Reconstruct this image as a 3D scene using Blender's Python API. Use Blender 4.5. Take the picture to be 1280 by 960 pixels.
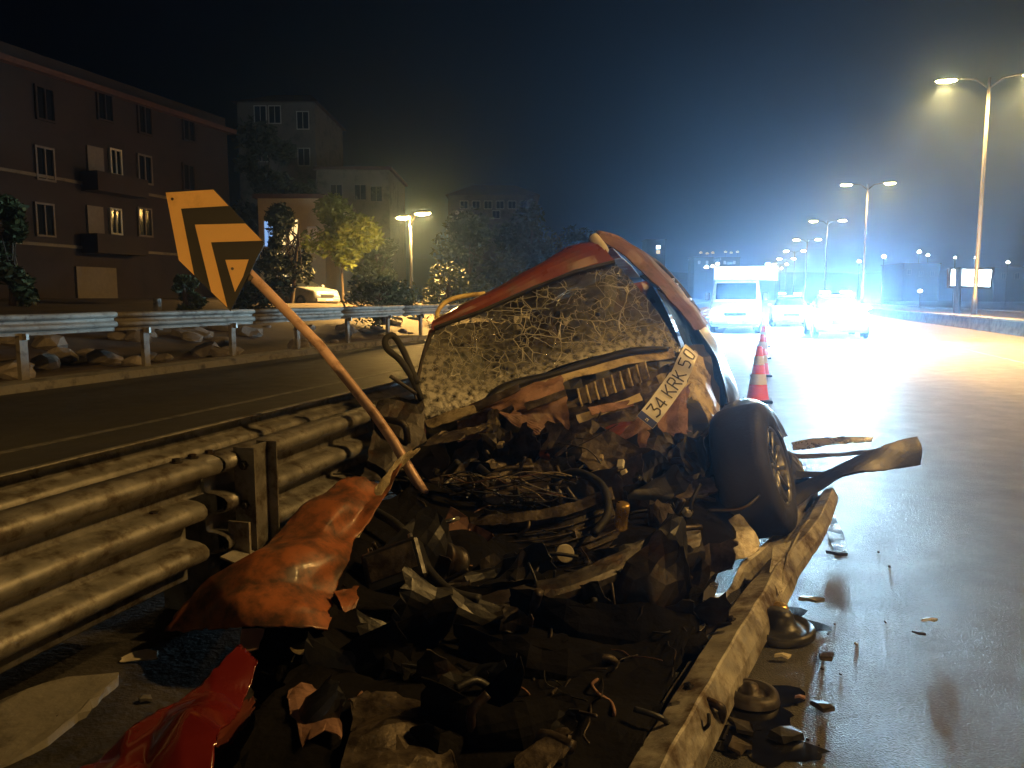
import bpy, bmesh, math, random
from mathutils import Vector, Matrix, Quaternion, noise
R = math.radians
random.seed(7)
scene = bpy.context.scene
for o in list(bpy.data.objects): bpy.data.objects.remove(o)
C = scene.collection

# ------------------------------------------------------------------ camera
CAM = Vector((0.0, 0.0, 1.4))
FPX = 960.0                                   # focal length in photo pixels (1280 wide)
VPX, HORY = 930.0, 372.0                      # vanishing point of the road
PITCH = math.atan((480 - HORY) / FPX)
YAW = math.atan((VPX - 640) / math.hypot(FPX, 480 - HORY))
cam = bpy.data.cameras.new('camera'); cam_o = bpy.data.objects.new('camera', cam); C.objects.link(cam_o)
cam.sensor_width = 36; cam.lens = 36 * FPX / 1280
cam.clip_start = 0.05; cam.clip_end = 3000
cam_o.location = CAM
cam_o.rotation_euler = (math.pi / 2 - PITCH, 0, YAW)
scene.camera = cam_o
MROT = cam_o.rotation_euler.to_matrix()

# ------------------------------------------------------------------ world (night sky) and exposure
world = bpy.data.worlds.new('World'); scene.world = world; world.use_nodes = True
nt = world.node_tree; bg = nt.nodes['Background']
sky = nt.nodes.new('ShaderNodeTexSky'); sky.sky_type = 'NISHITA'; sky.sun_disc = False
sky.sun_elevation = R(-4.0); sky.sun_rotation = R(200); sky.altitude = 50
sky.air_density = 1.2; sky.dust_density = 1.0; sky.ozone_density = 4.0
nt.links.new(sky.outputs[0], bg.inputs[0]); bg.inputs[1].default_value = 0.05
vs = scene.view_settings
vs.view_transform = 'Standard'; vs.look = 'None'; vs.gamma = 1; vs.use_curve_mapping = False; vs.exposure = 0.0
scene.render.resolution_x = 1024; scene.render.resolution_y = 768

SODIUM = (1.0, 0.56, 0.15)
COOL = (0.45, 0.75, 1.0)

# ------------------------------------------------------------------ pixel -> world
def P(px, py, d):
    """photo pixel at depth d (metres along the camera axis)"""
    return CAM + MROT @ Vector(((px - 640) / FPX * d, -(py - 480) / FPX * d, -d))
def PG(px, py, z=0.0):
    """photo pixel on the level plane z"""
    v = MROT @ Vector(((px - 640) / FPX, -(py - 480) / FPX, -1))
    return CAM + v * ((z - CAM.z) / v.z)
def PX(px, py, X):
    v = MROT @ Vector(((px - 640) / FPX, -(py - 480) / FPX, -1))
    return CAM + v * ((X - CAM.x) / v.x)

# ------------------------------------------------------------------ materials
MATS = {}
def mat(name, col, rough=0.6, metal=0.0, var=0.25, scale=6.0, bump=0.0, bscale=60.0, coat=0.0, spec=0.5, emit=None, estr=0.0,
        dirt=None, dirt_amt=0.5, dirt_scale=3.0, rvar=0.15, alpha=1.0):
    m = bpy.data.materials.new(name); m.use_nodes = True; MATS[name] = m
    n = m.node_tree.nodes; l = m.node_tree.links; b = n['Principled BSDF']
    tc = n.new('ShaderNodeTexCoord')
    nz = n.new('ShaderNodeTexNoise'); nz.inputs['Scale'].default_value = scale; nz.inputs['Detail'].default_value = 6
    nz.inputs['Roughness'].default_value = 0.65
    l.new(tc.outputs['Object'], nz.inputs['Vector'])
    rp = n.new('ShaderNodeValToRGB')
    lo = tuple(c * (1 - var) for c in col) + (1,); hi = tuple(min(1, c * (1 + var)) for c in col) + (1,)
    rp.color_ramp.elements[0].position = 0.3; rp.color_ramp.elements[1].position = 0.7
    rp.color_ramp.elements[0].color = lo; rp.color_ramp.elements[1].color = hi
    l.new(nz.outputs['Fac'], rp.inputs['Fac'])
    out = rp.outputs['Color']
    if dirt:
        nd = n.new('ShaderNodeTexNoise'); nd.inputs['Scale'].default_value = dirt_scale; nd.inputs['Detail'].default_value = 8
        nd.inputs['Roughness'].default_value = 0.7
        l.new(tc.outputs['Object'], nd.inputs['Vector'])
        mr = n.new('ShaderNodeMapRange'); mr.inputs[1].default_value = 0.62 - 0.25 * dirt_amt; mr.inputs[2].default_value = 0.72 - 0.15 * dirt_amt
        l.new(nd.outputs['Fac'], mr.inputs[0])
        mx = n.new('ShaderNodeMix'); mx.data_type = 'RGBA'
        l.new(mr.outputs[0], mx.inputs[0]); l.new(out, mx.inputs[6]); mx.inputs[7].default_value = (*dirt, 1)
        out = mx.outputs[2]
    l.new(out, b.inputs['Base Color'])
    rr = n.new('ShaderNodeMapRange'); rr.inputs[1].default_value = 0.3; rr.inputs[2].default_value = 0.7
    rr.inputs[3].default_value = max(0.03, rough - rvar); rr.inputs[4].default_value = min(1, rough + rvar)
    l.new(nz.outputs['Fac'], rr.inputs[0]); l.new(rr.outputs[0], b.inputs['Roughness'])
    b.inputs['Metallic'].default_value = metal
    b.inputs['Specular IOR Level'].default_value = spec
    if coat: b.inputs['Coat Weight'].default_value = coat; b.inputs['Coat Roughness'].default_value = 0.12
    if bump:
        nb = n.new('ShaderNodeTexNoise'); nb.inputs['Scale'].default_value = bscale; nb.inputs['Detail'].default_value = 5
        l.new(tc.outputs['Object'], nb.inputs['Vector'])
        bp = n.new('ShaderNodeBump'); bp.inputs['Strength'].default_value = bump; bp.inputs['Distance'].default_value = 0.01
        l.new(nb.outputs['Fac'], bp.inputs['Height']); l.new(bp.outputs[0], b.inputs['Normal'])
    if emit:
        b.inputs['Emission Color'].default_value = (*emit, 1); b.inputs['Emission Strength'].default_value = estr
    return m

def mat_asphalt(name, base, rough, bstr=0.5):
    m = bpy.data.materials.new(name); m.use_nodes = True; MATS[name] = m
    n = m.node_tree.nodes; l = m.node_tree.links; b = n['Principled BSDF']
    tc = n.new('ShaderNodeTexCoord')
    def nz(s, d=6, stretch=None):
        t = n.new('ShaderNodeTexNoise'); t.inputs['Scale'].default_value = s; t.inputs['Detail'].default_value = d
        t.inputs['Roughness'].default_value = 0.65
        if stretch:
            mp = n.new('ShaderNodeMapping'); mp.inputs['Scale'].default_value = stretch
            l.new(tc.outputs['Object'], mp.inputs[0]); l.new(mp.outputs[0], t.inputs['Vector'])
        else: l.new(tc.outputs['Object'], t.inputs['Vector'])
        return t
    big = nz(0.35, 8, (1, 0.18, 1)); fine = nz(90, 3); mid = nz(3.0, 8)
    rp = n.new('ShaderNodeValToRGB')
    rp.color_ramp.elements[0].position = 0.35; rp.color_ramp.elements[1].position = 0.68
    rp.color_ramp.elements[0].color = (base * 0.55, base * 0.54, base * 0.52, 1)
    rp.color_ramp.elements[1].color = (base * 1.35, base * 1.32, base * 1.25, 1)
    ad = n.new('ShaderNodeMix'); ad.data_type = 'FLOAT'; ad.inputs[0].default_value = 0.45
    l.new(big.outputs['Fac'], ad.inputs[2]); l.new(fine.outputs['Fac'], ad.inputs[3])
    l.new(ad.outputs[0], rp.inputs['Fac']); l.new(rp.outputs['Color'], b.inputs['Base Color'])
    a2 = n.new('ShaderNodeMix'); a2.data_type = 'FLOAT'; a2.inputs[0].default_value = 0.5
    l.new(big.outputs['Fac'], a2.inputs[2]); l.new(mid.outputs['Fac'], a2.inputs[3])
    rr = n.new('ShaderNodeMapRange'); rr.inputs[1].default_value = 0.35; rr.inputs[2].default_value = 0.65
    rr.inputs[3].default_value = rough - 0.13; rr.inputs[4].default_value = rough + 0.13
    l.new(a2.outputs[0], rr.inputs[0]); l.new(rr.outputs[0], b.inputs['Roughness']); b.inputs['Specular IOR Level'].default_value = 0.22
    vo = n.new('ShaderNodeTexVoronoi'); vo.inputs['Scale'].default_value = 150
    l.new(tc.outputs['Object'], vo.inputs['Vector'])
    bp = n.new('ShaderNodeBump'); bp.inputs['Strength'].default_value = bstr; bp.inputs['Distance'].default_value = 0.006
    fn = nz(170, 2); am = n.new('ShaderNodeMath'); am.operation = 'MULTIPLY'; l.new(vo.outputs['Distance'], am.inputs[0]); l.new(fn.outputs['Fac'], am.inputs[1])
    l.new(am.outputs[0], bp.inputs['Height'])
    bp2 = n.new('ShaderNodeBump'); bp2.inputs['Strength'].default_value = 0.25; bp2.inputs['Distance'].default_value = 0.02
    l.new(mid.outputs['Fac'], bp2.inputs['Height']); l.new(bp.outputs[0], bp2.inputs['Normal'])
    l.new(bp2.outputs[0], b.inputs['Normal'])
    return m

def mat_emit(name, col, s):
    m = bpy.data.materials.new(name); m.use_nodes = True; MATS[name] = m
    n = m.node_tree.nodes; b = n['Principled BSDF']
    b.inputs['Base Color'].default_value = (0.6, 0.6, 0.6, 1)
    b.inputs['Emission Color'].default_value = (*col, 1); b.inputs['Emission Strength'].default_value = s
    return m

def mat_cracked():
    m = bpy.data.materials.new('cracked_glass'); m.use_nodes = True; MATS['cracked_glass'] = m
    n = m.node_tree.nodes; l = m.node_tree.links; b = n['Principled BSDF']; out = n['Material Output']
    tc = n.new('ShaderNodeTexCoord')
    wn = n.new('ShaderNodeTexNoise'); wn.inputs['Scale'].default_value = 3.5; wn.inputs['Detail'].default_value = 6
    l.new(tc.outputs['Object'], wn.inputs['Vector'])
    sc = n.new('ShaderNodeVectorMath'); sc.operation = 'SCALE'; sc.inputs[3].default_value = 0.10
    l.new(wn.outputs['Color'], sc.inputs[0])
    av = n.new('ShaderNodeVectorMath'); av.operation = 'ADD'
    l.new(tc.outputs['Object'], av.inputs[0]); l.new(sc.outputs[0], av.inputs[1])
    tot = None
    for s, w, lo in ((4.5, 0.018, 0.9), (10.0, 0.03, 0.75), (22.0, 0.05, 0.55), (46, 0.06, 0.2)):
        v = n.new('ShaderNodeTexVoronoi'); v.feature = 'DISTANCE_TO_EDGE'; v.inputs['Scale'].default_value = s
        l.new(av.outputs[0], v.inputs['Vector'])
        mr = n.new('ShaderNodeMapRange'); mr.inputs[1].default_value = 0.0; mr.inputs[2].default_value = w
        mr.inputs[3].default_value = lo; mr.inputs[4].default_value = 0.0
        l.new(v.outputs['Distance'], mr.inputs[0])
        # break the web up so the cracks fade in and out
        pn = n.new('ShaderNodeTexNoise'); pn.inputs['Scale'].default_value = 2.2 + s * 0.25; pn.inputs['Detail'].default_value = 4
        mp = n.new('ShaderNodeMapping'); mp.inputs['Location'].default_value = (s, 2 * s, 0)
        l.new(tc.outputs['Object'], mp.inputs[0]); l.new(mp.outputs[0], pn.inputs['Vector'])
        pr = n.new('ShaderNodeMapRange'); pr.inputs[1].default_value = 0.36; pr.inputs[2].default_value = 0.62
        l.new(pn.outputs['Fac'], pr.inputs[0])
        mu = n.new('ShaderNodeMath'); mu.operation = 'MULTIPLY'; l.new(mr.outputs[0], mu.inputs[0]); l.new(pr.outputs[0], mu.inputs[1])
        if tot is None: tot = mu.outputs[0]
        else:
            mm = n.new('ShaderNodeMath'); mm.operation = 'MAXIMUM'; l.new(tot, mm.inputs[0]); l.new(mu.outputs[0], mm.inputs[1]); tot = mm.outputs[0]
    # powdered, dusty patches: attribute 'dust' is painted per vertex (the crushed zone of the glass)
    at = n.new('ShaderNodeAttribute'); at.attribute_name = 'dust'
    dn = n.new('ShaderNodeTexNoise'); dn.inputs['Scale'].default_value = 26; dn.inputs['Detail'].default_value = 8
    l.new(tc.outputs['Object'], dn.inputs['Vector'])
    dr = n.new('ShaderNodeMapRange'); dr.inputs[1].default_value = 0.33; dr.inputs[2].default_value = 0.62
    l.new(dn.outputs['Fac'], dr.inputs[0])
    dm = n.new('ShaderNodeMath'); dm.operation = 'MULTIPLY'; l.new(at.outputs['Fac'], dm.inputs[0]); l.new(dr.outputs[0], dm.inputs[1])
    mm = n.new('ShaderNodeMath'); mm.operation = 'MAXIMUM'; l.new(tot, mm.inputs[0]); l.new(dm.outputs[0], mm.inputs[1])
    b.inputs['Base Color'].default_value = (0.62, 0.60, 0.54, 1); b.inputs['Roughness'].default_value = 0.5
    bp = n.new('ShaderNodeBump'); bp.inputs['Strength'].default_value = 0.8; bp.inputs['Distance'].default_value = 0.01
    l.new(mm.outputs[0], bp.inputs['Height']); l.new(bp.outputs[0], b.inputs['Normal'])
    tr = n.new('ShaderNodeBsdfTransparent'); tr.inputs[0].default_value = (0.55, 0.58, 0.57, 1)
    gl = n.new('ShaderNodeBsdfGlossy'); gl.inputs['Roughness'].default_value = 0.08
    l.new(bp.outputs[0], gl.inputs['Normal'])
    m1 = n.new('ShaderNodeMixShader'); m1.inputs[0].default_value = 0.06
    l.new(tr.outputs[0], m1.inputs[1]); l.new(gl.outputs[0], m1.inputs[2])
    m2 = n.new('ShaderNodeMixShader'); l.new(mm.outputs[0], m2.inputs[0]); l.new(m1.outputs[0], m2.inputs[1]); l.new(b.outputs[0], m2.inputs[2])
    l.new(m2.outputs[0], out.inputs['Surface'])
    return m

mat_asphalt('asphalt', 0.085, 0.54, 0.9)
mat_asphalt('asphalt_old', 0.045, 0.62, 0.4)
mat('asphalt_seam', (0.02, 0.02, 0.02), 0.35, var=0.4)
mat('oil', (0.008, 0.008, 0.009), 0.18, var=0.3, scale=8)
mat('soil', (0.07, 0.05, 0.035), 0.95, var=0.5, scale=2.5, bump=0.8, bscale=20)
mat('concrete', (0.20, 0.19, 0.17), 0.85, var=0.3, scale=3, bump=0.4, bscale=40, dirt=(0.06, 0.055, 0.05), dirt_amt=0.6)
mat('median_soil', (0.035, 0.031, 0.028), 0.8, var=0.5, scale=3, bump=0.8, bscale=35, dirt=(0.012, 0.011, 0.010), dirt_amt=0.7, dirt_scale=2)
mat('concrete_dark', (0.10, 0.10, 0.10), 0.85, var=0.35, scale=2, bump=0.4, bscale=30, dirt=(0.035, 0.035, 0.035), dirt_amt=0.7)
mat('galvanised', (0.25, 0.24, 0.22), 0.5, metal=0.55, var=0.3, scale=14, bump=0.12, bscale=90, dirt=(0.10, 0.08, 0.06), dirt_amt=0.5, dirt_scale=12)
mat('galvanised_old', (0.19, 0.17, 0.14), 0.7, metal=0.15, var=0.3, scale=8, bump=0.15, bscale=60, dirt=(0.07, 0.055, 0.04), dirt_amt=0.5, dirt_scale=4)
mat('galvanised_bent', (0.38, 0.36, 0.32), 0.5, metal=0.4, var=0.3, scale=9, bump=0.25, bscale=50, dirt=(0.10, 0.07, 0.045), dirt_amt=0.6, dirt_scale=5)
mat('dark_steel', (0.055, 0.05, 0.047), 0.5, metal=0.6, var=0.5, scale=10, bump=0.3, bscale=50, dirt=(0.05, 0.028, 0.016), dirt_amt=0.5, dirt_scale=8)
mat('black_plastic', (0.016, 0.016, 0.017), 0.45, var=0.3, scale=9, bump=0.15, bscale=80)
mat('bay_shade', (0.007, 0.0065, 0.006), 0.95, var=0.5, scale=12, bump=0.6, bscale=30, spec=0.1)  # near-black, puts the shade of the crushed bay into the colour
mat('grimy_metal', (0.11, 0.09, 0.07), 0.5, metal=0.5, var=0.5, scale=12, bump=0.4, bscale=45, dirt=(0.03, 0.022, 0.017), dirt_amt=0.75, dirt_scale=9)
mat('bright_metal', (0.62, 0.60, 0.56), 0.3, metal=0.9, var=0.2, scale=10, bump=0.1, dirt=(0.12, 0.09, 0.06), dirt_amt=0.3, dirt_scale=8)
mat('brass', (0.60, 0.42, 0.16), 0.3, metal=0.8, var=0.2, dirt=(0.08, 0.05, 0.02), dirt_amt=0.35, dirt_scale=20)
mat('paint_red', (0.16, 0.04, 0.025), 0.35, var=0.18, scale=5, bump=0.05, coat=0.5, dirt=(0.10, 0.05, 0.03), dirt_amt=0.4, dirt_scale=5)
mat('paint_brown', (0.15, 0.075, 0.05), 0.5, var=0.3, scale=7, bump=0.15, dirt=(0.05, 0.03, 0.02), dirt_amt=0.6, dirt_scale=6)
mat('paint_orange', (0.34, 0.11, 0.038), 0.48, var=0.12, scale=4, bump=0.12, bscale=18, coat=0.12, dirt=(0.08, 0.04, 0.022), dirt_amt=0.8, dirt_scale=7)
mat('paint_primer', (0.24, 0.135, 0.10), 0.6, var=0.35, scale=8, bump=0.2, dirt=(0.10, 0.05, 0.03), dirt_amt=0.6, dirt_scale=9)
mat('bumper_red', (0.13, 0.012, 0.009), 0.2, var=0.15, scale=5, bump=0.06, bscale=14, coat=0.8)
mat('flank_backlit', (0.045, 0.05, 0.062), 0.38, var=0.25, scale=4, bump=0.1, coat=0.3)  # flank colour holds the bluish headlight glare and the dark of the silhouette
mat('rubber', (0.014, 0.014, 0.015), 0.72, var=0.35, scale=12, bump=0.2, bscale=70)
mat('alloy', (0.20, 0.20, 0.20), 0.35, metal=0.8, var=0.3, dirt=(0.02, 0.02, 0.02), dirt_amt=0.5, dirt_scale=10)
mat('beige_lamp_tint', (0.46, 0.38, 0.24), 0.5, var=0.25, scale=9, bump=0.2, dirt=(0.10, 0.07, 0.04), dirt_amt=0.6, dirt_scale=8)  # beige parts with the lamps' yellow mixed into the colour
mat('yellow_bar', (0.66, 0.50, 0.20), 0.45, var=0.15, dirt=(0.3, 0.2, 0.08), dirt_amt=0.4, dirt_scale=8)
mat('pale_cloth', (0.55, 0.50, 0.40), 0.9, var=0.2, scale=7, bump=0.4, bscale=25)
mat('seat_cloth', (0.045, 0.043, 0.042), 0.95, var=0.3)
mat('dash', (0.03, 0.028, 0.025), 0.8, var=0.4, dirt=(0.10, 0.08, 0.06), dirt_amt=0.35, dirt_scale=6)
mat('plate_white', (0.78, 0.77, 0.72), 0.35, var=0.06, bump=0.05)
mat('plate_blue', (0.02, 0.05, 0.28), 0.4, var=0.1)
mat('ink', (0.01, 0.01, 0.01), 0.5, var=0.1)
mat('sign_orange', (0.80, 0.47, 0.15), 0.45, var=0.05, scale=3, bump=0.02, dirt=(0.62, 0.34, 0.10), dirt_amt=0.3, dirt_scale=3)
mat('sign_black', (0.012, 0.011, 0.011), 0.5, var=0.2)
mat('sign_pole', (0.62, 0.40, 0.30), 0.4, metal=0.1, var=0.15, scale=8, dirt=(0.30, 0.16, 0.10), dirt_amt=0.35, dirt_scale=10)
mat('cone_orange', (0.85, 0.09, 0.02), 0.5, var=0.1)
mat('cone_white', (0.8, 0.8, 0.78), 0.4, var=0.05)
mat('white_paint', (0.72, 0.73, 0.74), 0.35, var=0.06, coat=0.3)
mat('grey_paint', (0.25, 0.26, 0.28), 0.35, var=0.08, coat=0.3)
mat('dark_glass', (0.012, 0.014, 0.018), 0.08, var=0.1, rvar=0.03)
mat('wall_dark', (0.042, 0.029, 0.026), 0.9, var=0.2, scale=0.6, bump=0.2, bscale=8, dirt=(0.03, 0.022, 0.02), dirt_amt=0.5, dirt_scale=0.7)
mat('wall_pale', (0.20, 0.17, 0.13), 0.9, var=0.15, scale=0.6, dirt=(0.10, 0.08, 0.06), dirt_amt=0.4, dirt_scale=0.9)
mat('wall_yellow', (0.60, 0.50, 0.30), 0.9, var=0.12, scale=0.8)
mat('roof_tile', (0.12, 0.06, 0.045), 0.9, var=0.3, scale=4)
mat('frame_white', (0.62, 0.60, 0.56), 0.6, var=0.06)
mat('curtain', (0.20, 0.17, 0.15), 0.9, var=0.15)
mat('bark', (0.08, 0.055, 0.035), 0.95, var=0.4, scale=8, bump=0.6, bscale=20)
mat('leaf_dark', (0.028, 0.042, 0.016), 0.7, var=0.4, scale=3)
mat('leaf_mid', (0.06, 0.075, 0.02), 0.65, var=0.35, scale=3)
mat('leaf_lamplit', (0.17, 0.21, 0.03), 0.6, var=0.3, scale=3)  # raised leaf colour, carries the street lamp's light on the tree
mat('stone', (0.22, 0.19, 0.16), 0.9, var=0.35, scale=4, bump=0.5, bscale=12)
mat('lane_paint', (0.13, 0.125, 0.115), 0.7, var=0.4, scale=9, dirt=(0.05, 0.05, 0.05), dirt_amt=0.75, dirt_scale=6)
mat('pole_steel', (0.06, 0.06, 0.06), 0.5, metal=0.4, var=0.15)
mat('hill', (0.02, 0.025, 0.02), 0.95, var=0.4, scale=0.03)
mat_emit('lens_sodium', (1.0, 0.58, 0.15), 1200.0)
mat_emit('lens_low', (1.0, 0.70, 0.26), 250.0)
mat_emit('lens_white', (1.0, 0.88, 0.66), 110.0)
mat_emit('headlight', (0.46, 0.78, 1.0), 4800.0)
mat_emit('blue_beacon', (0.10, 0.25, 1.0), 60.0)
mat_emit('lit_window', (1.0, 0.72, 0.30), 1.6)
mat_emit('lit_window_dim', (1.0, 0.55, 0.22), 0.12)
mat_emit('lit_blue', (0.25, 0.5, 1.0), 0.9)
mat_emit('screen', (0.85, 0.97, 1.0), 10.0)
mat_emit('sign_lit', (1.0, 0.90, 0.85), 0.2)
mat_cracked()

# ------------------------------------------------------------------ object helpers
def link(o, parent=None):
    C.objects.link(o)
    if parent is not None:
        o.parent = parent
        o.matrix_parent_inverse = parent.matrix_basis.inverted()
    return o
def props(o, label=None, cat=None, group=None, kind=None):
    if label: o['label'] = label
    if cat: o['category'] = cat
    if group: o['group'] = group
    if kind: o['kind'] = kind
    return o
def empty(name, loc, label, cat, group=None, rz=0.0):
    o = bpy.data.objects.new(name, None); o.location = loc; o.rotation_euler = (0, 0, rz); o.empty_display_size = 0.2
    link(o); return props(o, label, cat, group)
def obj(name, bm, m, parent=None, smooth=False, origin=None):
    me = bpy.data.meshes.new(name)
    bmesh.ops.recalc_face_normals(bm, faces=bm.faces)
    if origin is not None:
        bmesh.ops.translate(bm, verts=bm.verts, vec=-Vector(origin))
    bm.to_mesh(me); bm.free()
    ms = m if isinstance(m, (list, tuple)) else [m]
    for k in ms: me.materials.append(MATS[k])
    if smooth:
        for f in me.polygons: f.use_smooth = True
    o = bpy.data.objects.new(name, me)
    if origin is not None: o.location = origin
    return link(o, parent)
def copy_tree(o, parent=None):
    c = o.copy(); C.objects.link(c); c.parent = parent
    for ch in o.children: copy_tree(ch, c)
    return c

def box(bm, c, s, rot=None, bev=0.0):
    """box with centre c and full size s"""
    before = set(bm.verts)
    v = bmesh.ops.create_cube(bm, size=1.0)['verts']
    bmesh.ops.scale(bm, verts=v, vec=s)
    if bev > 0:
        bmesh.ops.bevel(bm, geom=list({e for k in v for e in k.link_edges}), offset=bev, segments=1, affect='EDGES')
    v = [q for q in bm.verts if q not in before]
    M = Matrix.Translation(c) @ (rot.to_4x4() if rot else Matrix.Identity(4))
    bmesh.ops.transform(bm, matrix=M, verts=v)
    return v
def tube(bm, pts, rad, seg=8, cap=True):
    """swept tube; rad a number or one per point"""
    pts = [Vector(p) for p in pts]
    rads = rad if isinstance(rad, (list, tuple)) else [rad] * len(pts)
    rings = []; up = None
    for i, p in enumerate(pts):
        d = (pts[min(i + 1, len(pts) - 1)] - pts[max(i - 1, 0)]).normalized()
        if up is None:
            up = Vector((0, 0, 1)) if abs(d.z) < 0.9 else Vector((1, 0, 0))
        s = d.cross(up).normalized(); up = s.cross(d).normalized()
        rings.append([bm.verts.new(p + (s * math.cos(a) + up * math.sin(a)) * rads[i]) for a in (2 * math.pi * k / seg for k in range(seg))])
    for a, b in zip(rings, rings[1:]):
        for k in range(seg):
            bm.faces.new((a[k], a[(k + 1) % seg], b[(k + 1) % seg], b[k]))
    if cap:
        bm.faces.new(rings[0][::-1]); bm.faces.new(rings[-1])
def lathe(bm, prof, M, seg=20):
    """prof = [(radius, height)] about local z, placed by matrix M"""
    rings = []
    for r, h in prof:
        if r < 1e-5: rings.append([bm.verts.new(M @ Vector((0, 0, h)))])
        else: rings.append([bm.verts.new(M @ Vector((r * math.cos(2 * math.pi * k / seg), r * math.sin(2 * math.pi * k / seg), h))) for k in range(seg)])
    for a, b in zip(rings, rings[1:]):
        for k in range(seg):
            k2 = (k + 1) % seg
            if len(a) == 1 and len(b) == 1: continue
            if len(a) == 1: bm.faces.new((a[0], b[k2], b[k]))
            elif len(b) == 1: bm.faces.new((a[k], a[k2], b[0]))
            else: bm.faces.new((a[k], a[k2], b[k2], b[k]))
def prism(bm, pts, off):
    """polygon (list of 3-D points) extruded by vector off"""
    a = [bm.verts.new(Vector(p)) for p in pts]; b = [bm.verts.new(Vector(p) + Vector(off)) for p in pts]
    bm.faces.new(a); bm.faces.new(b[::-1])
    for k in range(len(a)):
        k2 = (k + 1) % len(a); bm.faces.new((a[k2], a[k], b[k], b[k2]))
def align(z, x=None):
    z = Vector(z).normalized(); x = Vector(x) if x is not None else (Vector((1, 0, 0)) if abs(z.x) < 0.9 else Vector((0, 1, 0)))
    y = z.cross(x).normalized(); x = y.cross(z)
    return Matrix((x, y, z)).transposed()
def sweep_profile(bm, path, prof, skip=None, closed=False):
    """path = list of (point, side vector, up vector); prof = [(side, up)]"""
    rings = [[bm.verts.new(p + s * a + u * b) for a, b in prof] for p, s, u in path]
    n = len(prof)
    for i, (a, b) in enumerate(zip(rings, rings[1:])):
        for k in range(n if closed else n - 1):
            if skip and skip(i, k): continue
            bm.faces.new((a[k], a[(k + 1) % n], b[(k + 1) % n], b[k]))

def catmull(p0, p1, p2, p3, t):
    return 0.5 * ((2 * p1) + (p2 - p0) * t + (2 * p0 - 5 * p1 + 4 * p2 - p3) * t * t + (3 * p1 - p0 - 3 * p2 + p3) * t ** 3)
def interp(pts, t):
    n = len(pts) - 1
    if n == 0: return pts[0]
    x = min(max(t, 0), 0.99999) * n; i = int(x); f = x - i
    if n == 1: return pts[0].lerp(pts[1], f)
    return catmull(pts[max(i - 1, 0)], pts[i], pts[i + 1], pts[min(i + 2, n)], f)
def crumple_fn(seed, freq, folds=5):
    rd = random.Random(seed)
    ws = []
    for k in range(folds):
        d = Vector((rd.uniform(-1, 1), rd.uniform(-1, 1), rd.uniform(-1, 1))).normalized()
        ws.append((d * freq * rd.uniform(0.5, 1.8), rd.uniform(0, 2), rd.uniform(0.4, 1)))
    off = Vector((rd.uniform(0, 50), rd.uniform(0, 50), rd.uniform(0, 50)))
    def f(p):
        q = p + noise.noise_vector(p * freq * 0.6 + off) * 0.25 / freq
        t = 0
        for d, ph, w in ws:
            x = (q.dot(d) + ph) % 2.0
            t += w * (abs(x - 1) - 0.5)
        return t / folds * 2
    return f
def sheet(name, rows, m, parent, nu=16, nv=12, amp=0.02, freq=6.0, seed=1, thick=0.004, jag=0.0, smooth=False, attr=None, folds=5, keep=0.0):
    """crumpled sheet through a grid of world points (rows of equal length); jag = torn edge roughness, keep = undisturbed border"""
    rows = [[Vector(p) for p in r] for r in rows]
    f = crumple_fn(seed, freq, folds); rd = random.Random(seed)
    bm = bmesh.new(); g = []
    lay = bm.verts.layers.float.new(attr[0]) if attr else None
    pos = [[None] * (nu + 1) for _ in range(nv + 1)]
    for j in range(nv + 1):
        tv = j / nv
        for i in range(nu + 1):
            tu = i / nu
            pos[j][i] = interp([interp(r, tu) for r in rows], tv)
    for j in range(nv + 1):
        line = []
        for i in range(nu + 1):
            p = pos[j][i]
            du = pos[j][min(i + 1, nu)] - pos[j][max(i - 1, 0)]; dv = pos[min(j + 1, nv)][i] - pos[max(j - 1, 0)][i]
            nrm = du.cross(dv)
            nrm = nrm.normalized() if nrm.length > 1e-9 else Vector((0, 0, 1))
            w = 1.0
            if keep > 0:
                e = min(i / nu, 1 - i / nu, j / nv, 1 - j / nv); w = min(1.0, e / keep)
            q = p + nrm * f(p) * amp * w
            if jag and (i in (0, nu) or j in (0, nv)):
                q = q + du.normalized() * rd.uniform(-jag, jag) + dv.normalized() * rd.uniform(-jag, jag) + nrm * rd.uniform(-jag, jag) * 0.4
            line.append(bm.verts.new(q))
        g.append(line)
    if lay:
        for j in range(nv + 1):
            for i in range(nu + 1): g[j][i][lay] = attr[1](i / nu, j / nv)
    for j in range(nv):
        for i in range(nu):
            a, b, c, d = g[j][i], g[j][i + 1], g[j + 1][i + 1], g[j + 1][i]
            if smooth or (i + j) % 2: 
                bm.faces.new((a, b, c)); bm.faces.new((a, c, d))
            else:
                bm.faces.new((a, b, d)); bm.faces.new((b, c, d))
    o = obj(name, bm, m, parent, smooth)
    if thick:
        md = o.modifiers.new('thickness', 'SOLIDIFY'); md.thickness = thick; md.offset = 0
    return o
def px_rows(rows): return [[P(*p) for p in r] for r in rows]

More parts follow.
